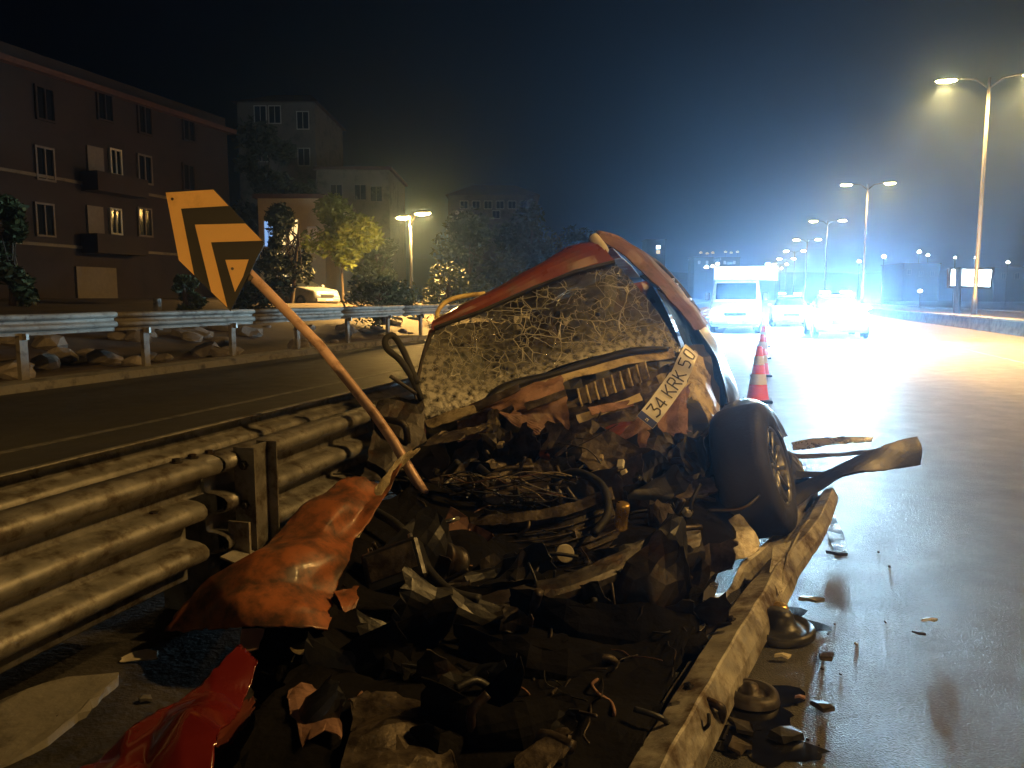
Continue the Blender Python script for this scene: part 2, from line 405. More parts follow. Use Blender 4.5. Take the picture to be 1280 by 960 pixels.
# ================================================================== SETTING
def slab(name, x0, x1, y0, y1, z, m, depth=0.3, ny=1):
    bm = bmesh.new()
    prism(bm, [(x0, y0, z), (x1, y0, z), (x1, y1, z), (x0, y1, z)], (0, 0, -depth))
    return props(obj(name, bm, m), kind='structure')
bm = bmesh.new()
prism(bm, [(-900, -300, -0.05), (900, -300, -0.05), (900, 1500, -0.05), (-900, 1500, -0.05)], (0, 0, -0.5))
props(obj('ground', bm, 'soil'), kind='structure')
slab('road', -0.75, 9.7, -60, 700, 0.0, 'asphalt', 0.04)
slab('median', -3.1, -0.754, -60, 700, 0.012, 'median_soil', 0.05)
slab('opposite_road', -10.2, -3.104, -60, 700, 0.0, 'asphalt_old', 0.04)
slab('side_road', 10.5, 25.0, -60, 700, 0.0, 'asphalt', 0.04)
slab('kerb', -10.75, -10.204, -60, 400, 0.13, 'concrete', 0.17)
slab('far_kerb', 25.004, 25.5, -60, 400, 0.13, 'concrete', 0.17)
bm = bmesh.new(); rng = random.Random(4)
y = -20.0
while y < 240:
    y2 = y + rng.uniform(3, 7); w = rng.uniform(0.03, 0.07)
    prism(bm, [(5.8 - w, y, 0.004), (5.8 + w, y, 0.004), (5.8 + w + rng.uniform(-.02, .02), y2, 0.004), (5.8 - w, y2, 0.004)], (0, 0, -0.002)); y = y2 + 0.01
lane = props(obj('lane_seam', bm, 'asphalt_seam'), kind='structure')
for k, (x, y0, y1) in enumerate([(-6.4, -20, 160), (-3.5, -20, 160), (-0.45, 9, 160)]):
    bm = bmesh.new(); prism(bm, [(x - .06, y0, 0.004), (x + .06, y0, 0.004), (x + .06, y1, 0.004), (x - .06, y1, 0.004)], (0, 0, -0.002))
    props(obj('lane_marking', bm, 'lane_paint'), kind='structure')

# verge behind the far guardrail: rising, uneven ground
bm = bmesh.new()
nx, ny = 34, 60; g = []
for j in range(ny + 1):
    ln = []
    for i in range(nx + 1):
        u = i / nx; x = -10.8 - 70 * u ** 1.5; yy = -30 + 330 * (j / ny) ** 1.4
        z = 0.10 + 1.0 * min(1, max(0, (-10.8 - x - 1.0) / 6)) + 0.25 * noise.noise(Vector((x * .4, yy * .4, 0))) * min(1, (-10.8 - x) / 2) + 0.02 * max(0, -18 - x)
        ln.append(bm.verts.new((x, yy, z)))
    g.append(ln)
for j in range(ny):
    for i in range(nx): bm.faces.new((g[j][i], g[j][i + 1], g[j + 1][i + 1], g[j + 1][i]))
props(obj('verge', bm, 'soil', smooth=True), kind='structure')

def ridge(name, x0, x1, Y, hs, seed):
    bm = bmesh.new(); n = 60; a = []; b = []; c = []
    for i in range(n + 1):
        t = i / n; x = x0 + (x1 - x0) * t
        h = interp([Vector((0, 0, q)) for q in hs], t).z + 3 * noise.fractal(Vector((t * 14, seed, 0)), 1, 2, 4)
        a.append(bm.verts.new((x, Y - 60, -1))); b.append(bm.verts.new((x, Y, max(0.5, h)))); c.append(bm.verts.new((x, Y + 120, -1)))
    for i in range(n):
        bm.faces.new((a[i], a[i + 1], b[i + 1], b[i])); bm.faces.new((b[i], b[i + 1], c[i + 1], c[i]))
    props(obj(name, bm, 'hill', smooth=True), kind='structure')
ridge('hills', -500, 700, 620, [46, 40, 30, 22, 20, 24, 26, 22, 24], 3)

# ================================================================== STREET LAMPS
def sodium_light(name, loc, power, parent, col=SODIUM, size=0.25, spot=148):
    ld = bpy.data.lights.new(name, 'SPOT'); ld.energy = power; ld.color = col; ld.spot_size = R(spot); ld.spot_blend = 0.3; ld.shadow_soft_size = 0.12
    o = bpy.data.objects.new(name, ld); o.location = loc; C.objects.link(o)
    o.parent = parent; o.matrix_parent_inverse = Matrix.Identity(4)
    return o
def lamp_head(t, x, z, sgn, lens):
    bm = bmesh.new()
    M = Matrix.Translation((x, 0, z)) @ Matrix.Diagonal((1.9, 0.9, 0.55, 1))
    lathe(bm, [(0.0, 0.26), (0.12, 0.25), (0.22, 0.17), (0.27, 0.03), (0.26, 0.0), (0, 0.0)], M, 14)
    h = obj('lamp_head', bm, 'pole_steel', t, True)
    bm = bmesh.new()
    lathe(bm, [(0.23, -0.003), (0.20, -0.09), (0.11, -0.15), (0, -0.165)], M, 14)
    obj('lens', bm, lens, h, True)
def double_lamp(loc, H, arm, label, power=0, group='double street lamps along the divider wall', lens='lens_sodium', single=False):
    t = empty('street_lamp', (0, 0, 0), label, 'street lamp', group)
    bm = bmesh.new(); tube(bm, [(0, 0, 0), (0, 0, 0.8), (0, 0, 0.81), (0, 0, H * .6), (0, 0, H)], [0.13, 0.13, 0.10, 0.08, 0.055], 10); obj('pole', bm, 'pole_steel', t, True)
    bm = bmesh.new(); box(bm, (0, 0, 0.02), (0.5, 0.5, 0.04), bev=0.008); obj('base_plate', bm, 'pole_steel', t)
    for s in ((1,) if single else (-1, 1)):
        bm = bmesh.new(); tube(bm, [(0, 0, H - 0.5), (s * arm * .3, 0, H - 0.05), (s * arm * .7, 0, H + .05), (s * arm, 0, H + .06)], 0.04, 8); obj('arm', bm, 'pole_steel', t, True)
        lamp_head(t, s * arm, H, s, lens)
        if power: sodium_light('lamp_light', (s * arm, 0, H - 0.13), power, t, spot=168 if loc[1] < 0 else 148)
    t.location = loc
    return t
LX, LH = 10.1, 11.3
ys = [-27.0, 6.8, 40.8, 75.0, 109, 143, 177, 211, 245, 279]
names = ['double street lamp on the divider wall behind the camera', 'double street lamp on the divider wall beside the wreck',
         'tall double street lamp standing on the divider wall before the lit billboard',
         'second double street lamp along the divider wall past the lit billboard']
WALLTOP = 0.57
for k, yy in enumerate(ys):
    pw = {0: 17000, 1: 3800, 2: 30000, 3: 18000}.get(k, 0)
    ln = 'lens_low' if k < 2 else 'lens_sodium'; lb = names[k] if k < 4 else 'small far double street lamp in the row beyond the rescue vehicles'
    double_lamp((LX + 0.012 * max(0, -yy + 60), yy, WALLTOP), LH - WALLTOP, 1.75, lb, pw, lens=ln)

# left row: lamps on the far verge (one in view, the row goes on behind the camera)
def side_lamp(loc, H, label, power, rz, arm=1.4):
    t = empty('street_lamp', (0, 0, 0), label, 'street lamp', 'street lamps on the verge')
    bm = bmesh.new(); tube(bm, [(0, 0, -0.3), (0, 0, H * .6), (0, 0, H)], [0.09, 0.07, 0.05], 10); obj('pole', bm, 'pole_steel', t, True)
    for s, a, hz in ((1, arm, H), (-1, arm * .55, H - 0.12)):
        bm = bmesh.new(); tube(bm, [(0, 0, H - 0.6), (s * a * .4, 0, H - .05), (s * a, 0, hz + .06)], 0.035, 8); obj('arm', bm, 'pole_steel', t, True)
        lamp_head(t, s * a, hz, s, 'lens_low' if loc[1] < 0 else 'lens_sodium')
        if power: sodium_light('lamp_light', (s * a, 0, hz - .13), power, t)
    t.location = loc; t.rotation_euler = (0, 0, rz)
p = P(513, 268, 37)
side_lamp((p.x, p.y, 0.8), p.z - 0.8, 'shorter street lamp glaring yellow above the verge beside the yellow-lit tree', 12000, R(-16), 0.75)
side_lamp((-11.6, -27, 0.3), 8.6, 'street lamp on the verge behind the camera', 500, 0, 1.6)

# ================================================================== CRASH BARRIERS
def wave_profile(n, h, depth):
    """corrugated beam profile of n waves: (side, up)"""
    pr = []; cell = h / n
    for k in range(n):
        z0 = h / 2 - k * cell
        lobe = cell * .56
        pr += [(0.012, z0), (depth * .55, z0 - lobe * .04), (depth * .86, z0 - lobe * .16), (depth, z0 - lobe * .36), (depth, z0 - lobe * .60), (depth * .86, z0 - lobe * .82), (depth * .5, z0 - lobe * .97), (0.012, z0 - lobe * 1.05), (0, z0 - lobe * 1.15), (0, z0 - cell * .97)]
    pr.append((0, -h / 2))
    return pr
def beam(name, parent, X, sgn, y0, y1, zc, n, h, depth, m, step=0.5, skip_low=None, sag=None, seed=0):
    bm = bmesh.new(); k = max(2, int((y1 - y0) / step)); path = []
    for i in range(k + 1):
        yy = y0 + (y1 - y0) * i / k
        dx = 0.012 * noise.noise(Vector((seed, yy * .8, 0))); dz = 0.012 * noise.noise(Vector((seed + 9, yy * .7, 3)))
        path.append((Vector((X + dx, yy, zc + dz)), Vector((sgn, 0, 0)), Vector((0, 0, 1))))
    pr = wave_profile(n, h, depth)
    sk = None
    if skip_low:
        sk = lambda i, q: q > skip_low[1] and path[i][0].y >= skip_low[0]
    sweep_profile(bm, path, pr, sk)
    o = obj(name, bm, m, parent, True)
    md = o.modifiers.new('thickness', 'SOLIDIFY'); md.thickness = 0.006
    return o
def h_post(parent, x, y, z0, z1, w=0.12, d=0.10, m='galvanised'):
    bm = bmesh.new()
    box(bm, (x, y - w / 2, (z0 + z1) / 2), (d, 0.008, z1 - z0)); box(bm, (x, y + w / 2, (z0 + z1) / 2), (d, 0.008, z1 - z0))
    box(bm, (x, y, (z0 + z1) / 2), (0.008, w - 0.012, z1 - z0 - .004))
    return obj('post', bm, m, parent)
def bolt(parent, p, n, r=0.014):
    bm = bmesh.new(); M = Matrix.Translation(p) @ align(n).to_4x4()
    lathe(bm, [(r * 1.6, 0), (r * 1.6, .004), (r, .005), (r, .016), (0, .018)], M, 6)
    obj('bolt', bm, 'dark_steel', parent)

t = empty('crash_barrier', (-2.2, 2.7, 0.012), 'dented double-sided steel crash barrier in the median that the wreck has torn open', 'crash barrier')
beam('rail', t, -2.12, 1, -1.2, 2.60, 0.515, 3, 0.50, 0.11, 'galvanised', 0.1, (2.46, 9), seed=1)
beam('rail', t, -2.12, 1, 2.62, 4.15, 0.515, 3, 0.50, 0.11, 'galvanised', 0.1, seed=5)
beam('rail', t, -2.52, -1, -1.2, 60, 0.515, 3, 0.50, 0.11, 'galvanised', 0.3, seed=9)
beam('rail', t, -2.12, 1, 9.5, 60, 0.515, 3, 0.50, 0.11, 'galvanised', 0.5, seed=14)
for yy in (0.65, 12.5, 14.5, 16.5, 18.5, 20.5, 24.5, 28.5): h_post(t, -2.32, yy, 0.0, 0.62, 0.12, 0.30)
pc = PX(321, 600, -1.99)
h_post(t, -1.99, pc.y, 0.05, 0.775, 0.16, 0.10)
h_post(t, -2.3, pc.y, 0.0, 0.60, 0.12, 0.30)
for dz in (0.70, 0.53, 0.36):
    bolt(t, Vector((-1.99, pc.y - 0.085, dz)), (0, -1, 0)); bolt(t, Vector((-2.03, pc.y - 0.16, dz + .01)), (1, 0, 0))
for yy, zz in ((2.43, .775), (2.52, .775), (2.62, .772), (2.30, .60)):
    bolt(t, Vector((-2.09, yy, zz - .012)), (0, 0, 1), 0.017)
bm = bmesh.new()
box(bm, (-1.93, pc.y - 0.17, 0.33), (0.16, 0.14, 0.008), Matrix.Rotation(0.25, 3, 'Y')); box(bm, (-1.99, pc.y - 0.13, 0.40), (0.10, 0.012, 0.14)); obj('bracket', bm, 'galvanised_bent', t)

t = empty('guardrail', (-10.55, 20, 0.13), 'long two-wave steel guardrail on posts along the far kerb below the buildings', 'guardrail')
y = -5.0
k = 0
while y < 120:
    beam('rail', t, -10.62, 1, y, y + 3.98, 0.98, 2, 0.33, 0.08, 'galvanised_old', 1.0, seed=30 + k); y += 4.0; k += 1
pys = []
for px in (27, 170, 278, 372, 437): pys.append(PX(px, 430, -10.66).y)
st = (pys[3] - pys[0]) / 3
yy = pys[0] - 4 * st
while yy < 90:
    bm = bmesh.new(); box(bm, (-10.66, yy, 0.62), (0.08, 0.14, 1.02)); obj('post', bm, 'galvanised_old', t)
    bm = bmesh.new(); box(bm, (-10.58, yy, 0.80), (0.10, 0.05, 0.10)); obj('bracket', bm, 'galvanised', t); yy += st

# concrete divider wall at the right
t = empty('divider_wall', (10.1, 40, 0), 'low dark concrete divider wall carrying the double street lamps', 'wall')
y = -40.0
while y < 330:
    bm = bmesh.new()
    prism(bm, [(9.72, y, 0.0), (10.48, y, 0.0), (10.40, y, 0.50), (9.80, y, 0.50)], (0, 3.97, 0)); obj('wall_block', bm, 'concrete_dark', t)
    bm = bmesh.new(); prism(bm, [(9.74, y, 0.503), (10.46, y, 0.503), (10.46, y, 0.57), (9.74, y, 0.57)], (0, 3.97, 0)); obj('coping', bm, 'concrete', t)
    y += 4.0

# ================================================================== CHEVRON SIGN
SD = 4.15
def S(px, py, d=SD): return P(px, py, d)
t = empty('chevron_sign', P(552, 652, 4.0), 'orange and black chevron arrow sign leaning over on its bent pole', 'sign')
bm = bmesh.new()
pts = [(552, 652, 4.0), (515, 592, 4.03), (492, 552, 4.08), (470, 520, 4.12), (400, 432, 4.17), (330, 360, 4.2), (296, 326, 4.21)]
tube(bm, [P(*q) for q in pts], 0.027, 12); obj('pole', bm, 'sign_pole', t, True)
fwd = MROT @ Vector((0, 0, -1))
bm = bmesh.new(); prism(bm, [S(*q) for q in ((207, 240), (267, 236.5), (331, 304), (288, 389), (224, 326))], fwd * 0.006); pn = obj('panel', bm, 'sign_black', t)
for poly in ([(207.6, 241), (267, 237.2), (286, 257.5), (226.5, 261), (243, 344), (224, 325.5)],
             [(244, 281), (307, 279.5), (328, 301), (264, 303), (284.5, 384.5), (264.5, 365)],
             [(282, 325), (311, 324.5), (304, 346), (294, 365)]):
    bm = bmesh.new(); prism(bm, [S(*q) - fwd * 0.003 for q in poly], -fwd * 0.0015); obj('stripe', bm, 'sign_orange', pn)
for q in ((216, 249), (291, 336)):
    bm = bmesh.new(); lathe(bm, [(0.008, 0), (0.008, .003), (0, .004)], Matrix.Translation(S(*q) - fwd * 0.0048) @ align(-fwd).to_4x4(), 8); obj('rivet', bm, 'grimy_metal', pn)
for a in ((286, 318), (308, 342)):
    c = P(a[0], a[1], 4.185); bm = bmesh.new(); box(bm, c, (0.09, 0.03, 0.03), MROT @ Matrix.Rotation(-0.8, 3, 'Z')); obj('clamp', bm, 'grimy_metal', t)

# ================================================================== WRECKED CAR
W = empty('wrecked_car', PG(720, 760, 0.0), 'crushed red car wreck with shattered windscreen and bent number plate on the barrier', 'car')
# --- cabin shell
sheet('roof', px_rows([
    [(540, 412, 5.05), (600, 391, 5.15), (670, 360, 5.25), (720, 340, 5.3), (768, 327, 5.35)],
    [(545, 399, 5.22), (605, 369, 5.3), (670, 332, 5.42), (715, 309, 5.48), (749, 298, 5.52)],
    [(590, 396, 6.4), (640, 372, 6.5), (690, 345, 6.6), (735, 325, 6.65), (775, 318, 6.7)],
    [(625, 402, 7.6), (670, 385, 7.7), (715, 365, 7.8), (760, 348, 7.85), (800, 345, 7.9)]]), 'paint_red', W, 34, 22, 0.035, 4.5, 11, 0.006, 0.004)
bm = bmesh.new(); tube(bm, [P(543, 410, 5.02), P(600, 390, 5.11), P(670, 359, 5.21), P(720, 340, 5.26), P(768, 328, 5.31)], [0.014, 0.016, .016, .02, .02], 6); obj('roof_seal', bm, 'black_plastic', W)
# windscreen
def dust(u, v):
    left = max(0, 1 - u / 0.42); low = max(0, (v - 0.45) / 0.55); right = max(0, 1 - abs(u - .82) / .22) * (1 - abs(v - .45))
    return min(1, 0.02 + 0.85 * left * (0.12 + 0.88 * v) + 0.75 * low ** 2.0 + 0.15 * right)
sheet('windscreen', px_rows([
    [(545, 411, 5.04), (605, 389, 5.12), (670, 361, 5.22), (720, 342, 5.28), (770, 330, 5.32)],
    [(531, 447, 4.90), (600, 428, 4.95), (675, 398, 5.06), (735, 375, 5.15), (800, 362, 5.22)],
    [(522, 488, 4.76), (585, 476, 4.80), (665, 445, 4.90), (745, 415, 5.02), (830, 402, 5.10)],
    [(533, 524, 4.64), (590, 505, 4.68), (650, 478, 4.76), (745, 446, 4.86), (855, 440, 4.98)]]),
    'cracked_glass', W, 44, 30, 0.022, 5.0, 21, 0.004, 0.004, False, ('dust', dust))
# dash, steering wheel, airbag, seats and visor seen through the glass
sheet('dashboard', px_rows([[(545, 505, 5.0), (640, 480, 5.1), (740, 445, 5.25), (840, 430, 5.35)], [(555, 470, 5.4), (640, 448, 5.5), (740, 418, 5.6), (820, 405, 5.65)], [(560, 500, 5.7), (650, 480, 5.8), (750, 450, 5.9), (820, 440, 5.9)]]), 'dash', W, 20, 10, 0.05, 5, 5, 0.01)
bm = bmesh.new()
M = Matrix.Translation(P(578, 466, 5.02)) @ align(-fwd + Vector((0, 0, .4))).to_4x4()
lathe(bm, [(0, .09), (.07, .085), (.12, .06), (.15, .01), (.13, -.03), (0, -.05)], M, 18)
for v in bm.verts: v.co += noise.noise_vector(v.co * 9) * 0.03
obj('airbag', bm, 'pale_cloth', W, True)
bm = bmesh.new(); c = P(600, 458, 5.2); A = align(-fwd + Vector((0, 0, .6)))
tube(bm, [c + A @ Vector((.18 * math.cos(a), .18 * math.sin(a), 0.02 * math.sin(3 * a))) for a in (2 * math.pi * k / 24 for k in range(25))], 0.014, 8); obj('steering_wheel', bm, 'black_plastic', W, True)
for k, (px, py) in enumerate(((635, 425), (742, 378))):
    bm = bmesh.new(); c = P(px, py, 5.9)
    box(bm, c + Vector((0, 0, -.28)), (0.46, 0.16, 0.62), Matrix.Rotation(-0.42, 3, 'Y'), 0.05)
    box(bm, c + Vector((0.05, 0, .08)), (0.24, 0.10, 0.16), Matrix.Rotation(-0.42, 3, 'Y'), 0.03)
    obj('seat', bm, 'seat_cloth', W, True)
sheet('sun_visor', px_rows([[(757, 345, 5.35), (772, 345, 5.35)], [(755, 375, 5.3), (770, 372, 5.3)], [(758, 398, 5.26), (764, 397, 5.26)]]), 'pale_cloth', W, 4, 8, 0.01, 9, 3, 0.012)
sheet('headlining', px_rows([[(772, 350, 5.42), (800, 362, 5.4)], [(775, 375, 5.45), (812, 392, 5.35)]]), 'paint_primer', W, 8, 8, 0.03, 9, 8, 0.006, .006)
# pillars, roof rails
def bar(name, pts, r, m, seg=8, par=None):
    bm = bmesh.new(); n = max(8, 4 * len(pts)); q = [P(*a) for a in pts]
    tube(bm, [interp(q, i / n) for i in range(n + 1)], r if not isinstance(r, (list, tuple)) else [interp([Vector((k, 0, 0)) for k in r], i / n).x for i in range(n + 1)], seg)
    return obj(name, bm, m, par or W, True)
sheet('windscreen_pillar', px_rows([[(748, 298, 5.45), (778, 318, 5.42), (815, 352, 5.32), (848, 388, 5.2), (868, 412, 5.1)],
                            [(752, 292, 5.5), (790, 308, 5.5), (832, 350, 5.42), (862, 385, 5.3), (880, 410, 5.2)],
                            [(770, 300, 5.7), (808, 318, 5.75), (842, 352, 5.7), (868, 382, 5.6), (884, 404, 5.5)]]), 'paint_brown', W, 22, 8, 0.02, 7, 31, 0.01, 0.003)
bar('roof_rail', [(742, 296, 5.46), (752, 310, 5.4), (757, 316, 5.38)], [0.035, .04, .03], 'pale_cloth')
bar('roof_rail', [(748, 292, 5.55), (775, 300, 5.75), (806, 325, 5.9), (835, 352, 5.95), (848, 368, 5.9)], 0.024, 'paint_primer')
bar('roof_rail', [(800, 318, 6.0), (824, 334, 6.3), (850, 362, 6.4), (872, 392, 6.4)], 0.035, 'dark_steel')
sheet('windscreen_pillar', px_rows([[(536, 418, 4.98), (526, 450, 4.86), (518, 490, 4.72), (528, 528, 4.6)], [(548, 408, 5.12), (540, 440, 5.0), (534, 480, 4.86), (545, 520, 4.72)]]), 'dark_steel', W, 14, 5, 0.015, 8, 33, 0.01, .004)
bar('roof_bow', [(545, 405, 5.35), (548, 388, 5.45), (560, 376, 5.5), (580, 370, 5.55), (606, 367, 5.6)], 0.017, 'yellow_bar')
# flanks and tail
sheet('door', px_rows([[(800, 345, 5.5), (850, 385, 5.4), (884, 428, 5.2), (905, 475, 5.0), (912, 525, 4.9), (915, 590, 4.8)],
                       [(826, 338, 6.0), (866, 384, 5.9), (896, 430, 5.7), (918, 480, 5.5), (926, 525, 5.3), (930, 590, 5.2)],
                       [(828, 340, 6.8), (862, 390, 6.8), (890, 440, 6.7), (908, 490, 6.5), (915, 540, 6.4), (915, 590, 6.3)],
                       [(815, 350, 7.9), (840, 395, 7.9), (860, 440, 7.8), (870, 490, 7.7), (875, 530, 7.6), (875, 560, 7.6)]]), 'flank_backlit', W, 26, 22, 0.02, 3.5, 41, 0.01, 0.0)
sheet('door', px_rows([[(540, 412, 5.1), (526, 470, 4.85), (530, 560, 4.6)], [(600, 402, 6.4), (590, 470, 6.3), (585, 545, 6.2)], [(628, 405, 7.6), (625, 460, 7.5), (625, 510, 7.5)]]), 'paint_red', W, 14, 14, 0.06, 4, 43, 0.01)
sheet('tailgate', px_rows([[(628, 404, 7.6), (715, 370, 7.8), (812, 350, 7.9)], [(625, 460, 7.7), (720, 440, 7.9), (850, 430, 7.8)], [(625, 515, 7.5), (740, 520, 7.7), (875, 560, 7.6)]]), 'paint_red', W, 12, 10, 0.05, 4, 45, 0.01)
sheet('floor_pan', px_rows([[(520, 610, 4.3), (700, 620, 4.3), (900, 640, 4.4)], [(560, 560, 5.6), (720, 560, 5.8), (900, 570, 5.8)], [(620, 515, 7.4), (740, 520, 7.6), (870, 555, 7.5)]]), 'dark_steel', W, 12, 12, 0.05, 4, 47, 0.01)
for k in range(16):   # glass crumbs and clips along the right edge
    q = P(842 + k * 2.3 + random.uniform(-2, 2), 352 + k * 3.1 + random.uniform(-3, 3), 6.0)
    if k % 2: continue
    bm = bmesh.new(); box(bm, q, (.02, .02, .015), Matrix.Rotation(random.random() * 3, 3, 'X')); obj('glass_crumb', bm, 'plate_white', W)
# bulkhead below the windscreen, black cowl gap
sheet('bulkhead', px_rows([[(530, 528, 4.75), (620, 495, 4.8), (740, 452, 4.95), (880, 430, 5.1)], [(525, 570, 4.55), (640, 560, 4.6), (760, 540, 4.7), (910, 530, 4.85)], [(500, 640, 4.3), (640, 640, 4.35), (780, 640, 4.4), (930, 650, 4.5)]]), 'black_plastic', W, 24, 16, 0.06, 6, 51, 0.01, .01)
bar('cowl_seal', [(604, 512, 4.62), (622, 492, 4.62), (652, 478, 4.66), (690, 468, 4.7), (735, 455, 4.76), (790, 440, 4.82), (835, 436, 4.85)], [.03, .04, .03, .02, .03, .028, .015], 'black_plastic')
# crumpled bonnet remnants
def torn(name, rows, m, nu, nv, amp, freq, seed, jag=0.012, thick=0.004): return sheet(name, px_rows(rows), m, W, nu, nv, amp, freq, seed, thick, jag, nu >= 40)
torn('bonnet', [[(604, 508, 4.58), (655, 484, 4.6), (702, 470, 4.64)], [(600, 520, 4.5), (650, 505, 4.5), (706, 492, 4.55)], [(612, 512, 4.45), (668, 530, 4.42), (716, 540, 4.45)], [(640, 530, 4.4), (690, 552, 4.36), (720, 560, 4.4)]], 'paint_primer', 16, 16, 0.035, 9, 61)
torn('bonnet', [[(570, 528, 4.55), (608, 514, 4.52)], [(578, 548, 4.5), (612, 530, 4.46)], [(572, 552, 4.46), (606, 548, 4.42)]], 'paint_primer', 8, 8, 0.03, 10, 62)
torn('bonnet', [[(610, 516, 4.45), (622, 508, 4.44)], [(608, 545, 4.40), (626, 540, 4.38)]], 'beige_lamp_tint', 4, 6, 0.012, 12, 63)
torn('bonnet', [[(660, 560, 4.40), (720, 545, 4.42), (760, 530, 4.46)], [(690, 575, 4.32), (740, 560, 4.34), (800, 530, 4.42)], [(722, 560, 4.25), (742, 590, 4.2), (790, 560, 4.28)]], 'paint_red', 14, 12, 0.04, 9, 64)
torn('bonnet', [[(750, 560, 4.35), (795, 522, 4.42), (812, 512, 4.46)], [(742, 582, 4.25), (790, 548, 4.3), (812, 540, 4.36)], [(728, 566, 4.2), (776, 574, 4.2), (806, 562, 4.26)]], 'paint_primer', 12, 10, 0.03, 9, 65)
torn('bonnet', [[(700, 505, 4.55), (780, 480, 4.62), (845, 452, 4.7)], [(705, 535, 4.46), (790, 515, 4.5), (850, 480, 4.6)], [(715, 548, 4.4), (790, 540, 4.42), (830, 520, 4.5)]], 'grimy_metal', 18, 12, 0.04, 9, 66)
torn('scuttle_panel', [[(530, 525, 4.62), (600, 503, 4.62), (680, 474, 4.7), (760, 449, 4.78), (840, 436, 4.88)], [(538, 536, 4.56), (600, 516, 4.56), (680, 486, 4.64), (760, 462, 4.72), (845, 446, 4.82)]], 'beige_lamp_tint', 26, 4, 0.015, 9, 67, 0.006)
# grille with ribs
g = torn('grille', [[(722, 486, 4.50), (770, 466, 4.54), (806, 452, 4.6)], [(726, 506, 4.46), (772, 490, 4.5), (810, 474, 4.55)]], 'grimy_metal', 10, 5, 0.01, 10, 71, 0.004)
for k in range(9):
    f_ = k / 8; a = P(722 + 84 * f_, 486 - 34 * f_, 4.47 + .1 * f_); b = P(728 + 84 * f_, 508 - 34 * f_, 4.43 + .1 * f_)
    bm = bmesh.new(); tube(bm, [a, a.lerp(b, .5) + Vector((0, -.01, 0)), b], 0.007, 6); obj('rib', bm, 'beige_lamp_tint', g)
for a, b, d in (((592, 505), (648, 480), 4.52), ((655, 505), (706, 486), 4.46), ((600, 530), (640, 505), 4.44), ((720, 520), (800, 492), 4.45), ((820, 470), (862, 455), 4.65), ((735, 510), (790, 500), 4.44)):
    torn('trim_strip', [[(*a, d), (*b, d + .04)], [(a[0] + 4, a[1] + 9, d - .03), (b[0] + 3, b[1] + 8, d + .01)]], random.choice(['beige_lamp_tint', 'grimy_metal', 'paint_primer']), 8, 3, 0.012, 14, int(a[0]), 0.004)
# number plate (bent), blue band, characters
plate_mid = [((806, 528), 4.18), ((822, 508), 4.20), ((836, 489), 4.215), ((849, 470), 4.23), ((857, 452), 4.22), ((865, 436), 4.26)]
def plate_pt(u, v, lift=0.0):
    """u 0..1 along the plate, v -0.5..0.5 across"""
    pts = [P(a[0], a[1], d) for a, d in plate_mid]
    c = interp(pts, u); tg = (interp(pts, min(u + .02, 1)) - interp(pts, max(u - .02, 0))).normalized()
    view = (c - CAM).normalized(); tw = 0.0 if u < .62 else (u - .62) * 1.2
    side = tg.cross(view).normalized(); nr = side.cross(tg).normalized()
    if nr.dot(view) > 0: nr = -nr
    side = (side * math.cos(tw) + nr * math.sin(tw)).normalized()
    wob = 0.006 * math.sin(u * 17) * (0 if u < .55 else 1)
    return c + side * v * (0.110 if u < .6 else 0.098) + nr * (lift + wob)
def plate_patch(bm, u0, u1, v0, v1, n, lift, th):
    a = [[bm.verts.new(plate_pt(u0 + (u1 - u0) * i / n, v, lift)) for i in range(n + 1)] for v in (v0, (v0 + v1) / 2, v1)]
    b = [[bm.verts.new(plate_pt(u0 + (u1 - u0) * i / n, v, lift - th)) for i in range(n + 1)] for v in (v0, (v0 + v1) / 2, v1)]
    for r in (0, 1):
        for i in range(n):
            bm.faces.new((a[r][i], a[r][i + 1], a[r + 1][i + 1], a[r + 1][i])); bm.faces.new((b[r][i], b[r + 1][i], b[r + 1][i + 1], b[r][i + 1]))
    for i in range(n):
        bm.faces.new((a[0][i], b[0][i], b[0][i + 1], a[0][i + 1])); bm.faces.new((a[2][i], a[2][i + 1], b[2][i + 1], b[2][i]))
    for q in (0, n):
        for r in (0, 1): bm.faces.new((a[r][q], a[r + 1][q], b[r + 1][q], b[r][q]))
bm = bmesh.new(); plate_patch(bm, 0.0, 1.0, -.5, .5, 40, 0, 0.004); pl = obj('number_plate', bm, 'plate_white', W); pl['label'] = 'bent white number plate reading 34 KRK 50'
bm = bmesh.new(); plate_patch(bm, 0.005, 0.085, -.49, .49, 4, 0.002, 0.0015); obj('blue_band', bm, 'plate_blue', pl)
bm = bmesh.new(); 
for dv in (-.07, .03): plate_patch(bm, 0.03 , 0.045, dv, dv + .05, 2, 0.0032, 0.001)
plate_patch(bm, 0.05, 0.06, -.08, .08, 2, 0.0032, 0.001); obj('country_mark', bm, 'plate_white', pl)
STROKES = {'3': [(0, 1, .9, 1), (.9, 1, .45, .56), (.45, .56, .9, .45), (.9, .45, .95, .2), (.95, .2, .5, 0), (.5, 0, 0, .1)],
           '4': [(.7, 0, .7, 1), (.7, 1, 0, .3), (0, .3, 1, .3)], 'K': [(0, 0, 0, 1), (0, .42, .9, 1), (.25, .58, .95, 0)],
           'R': [(0, 0, 0, 1), (0, 1, .7, 1), (.7, 1, .85, .78), (.85, .78, .7, .52), (.7, .52, 0, .52), (.4, .52, .9, 0)],
           '5': [(.9, 1, .1, 1), (.1, 1, .1, .58), (.1, .58, .75, .58), (.75, .58, .9, .3), (.9, .3, .7, 0), (.7, 0, 0, .05)],
           '0': [(.2, 0, .8, 0), (.8, 0, .9, .3), (.9, .3, .9, .7), (.9, .7, .8, 1), (.8, 1, .2, 1), (.2, 1, .1, .7), (.1, .7, .1, .3), (.1, .3, .2, 0)]}
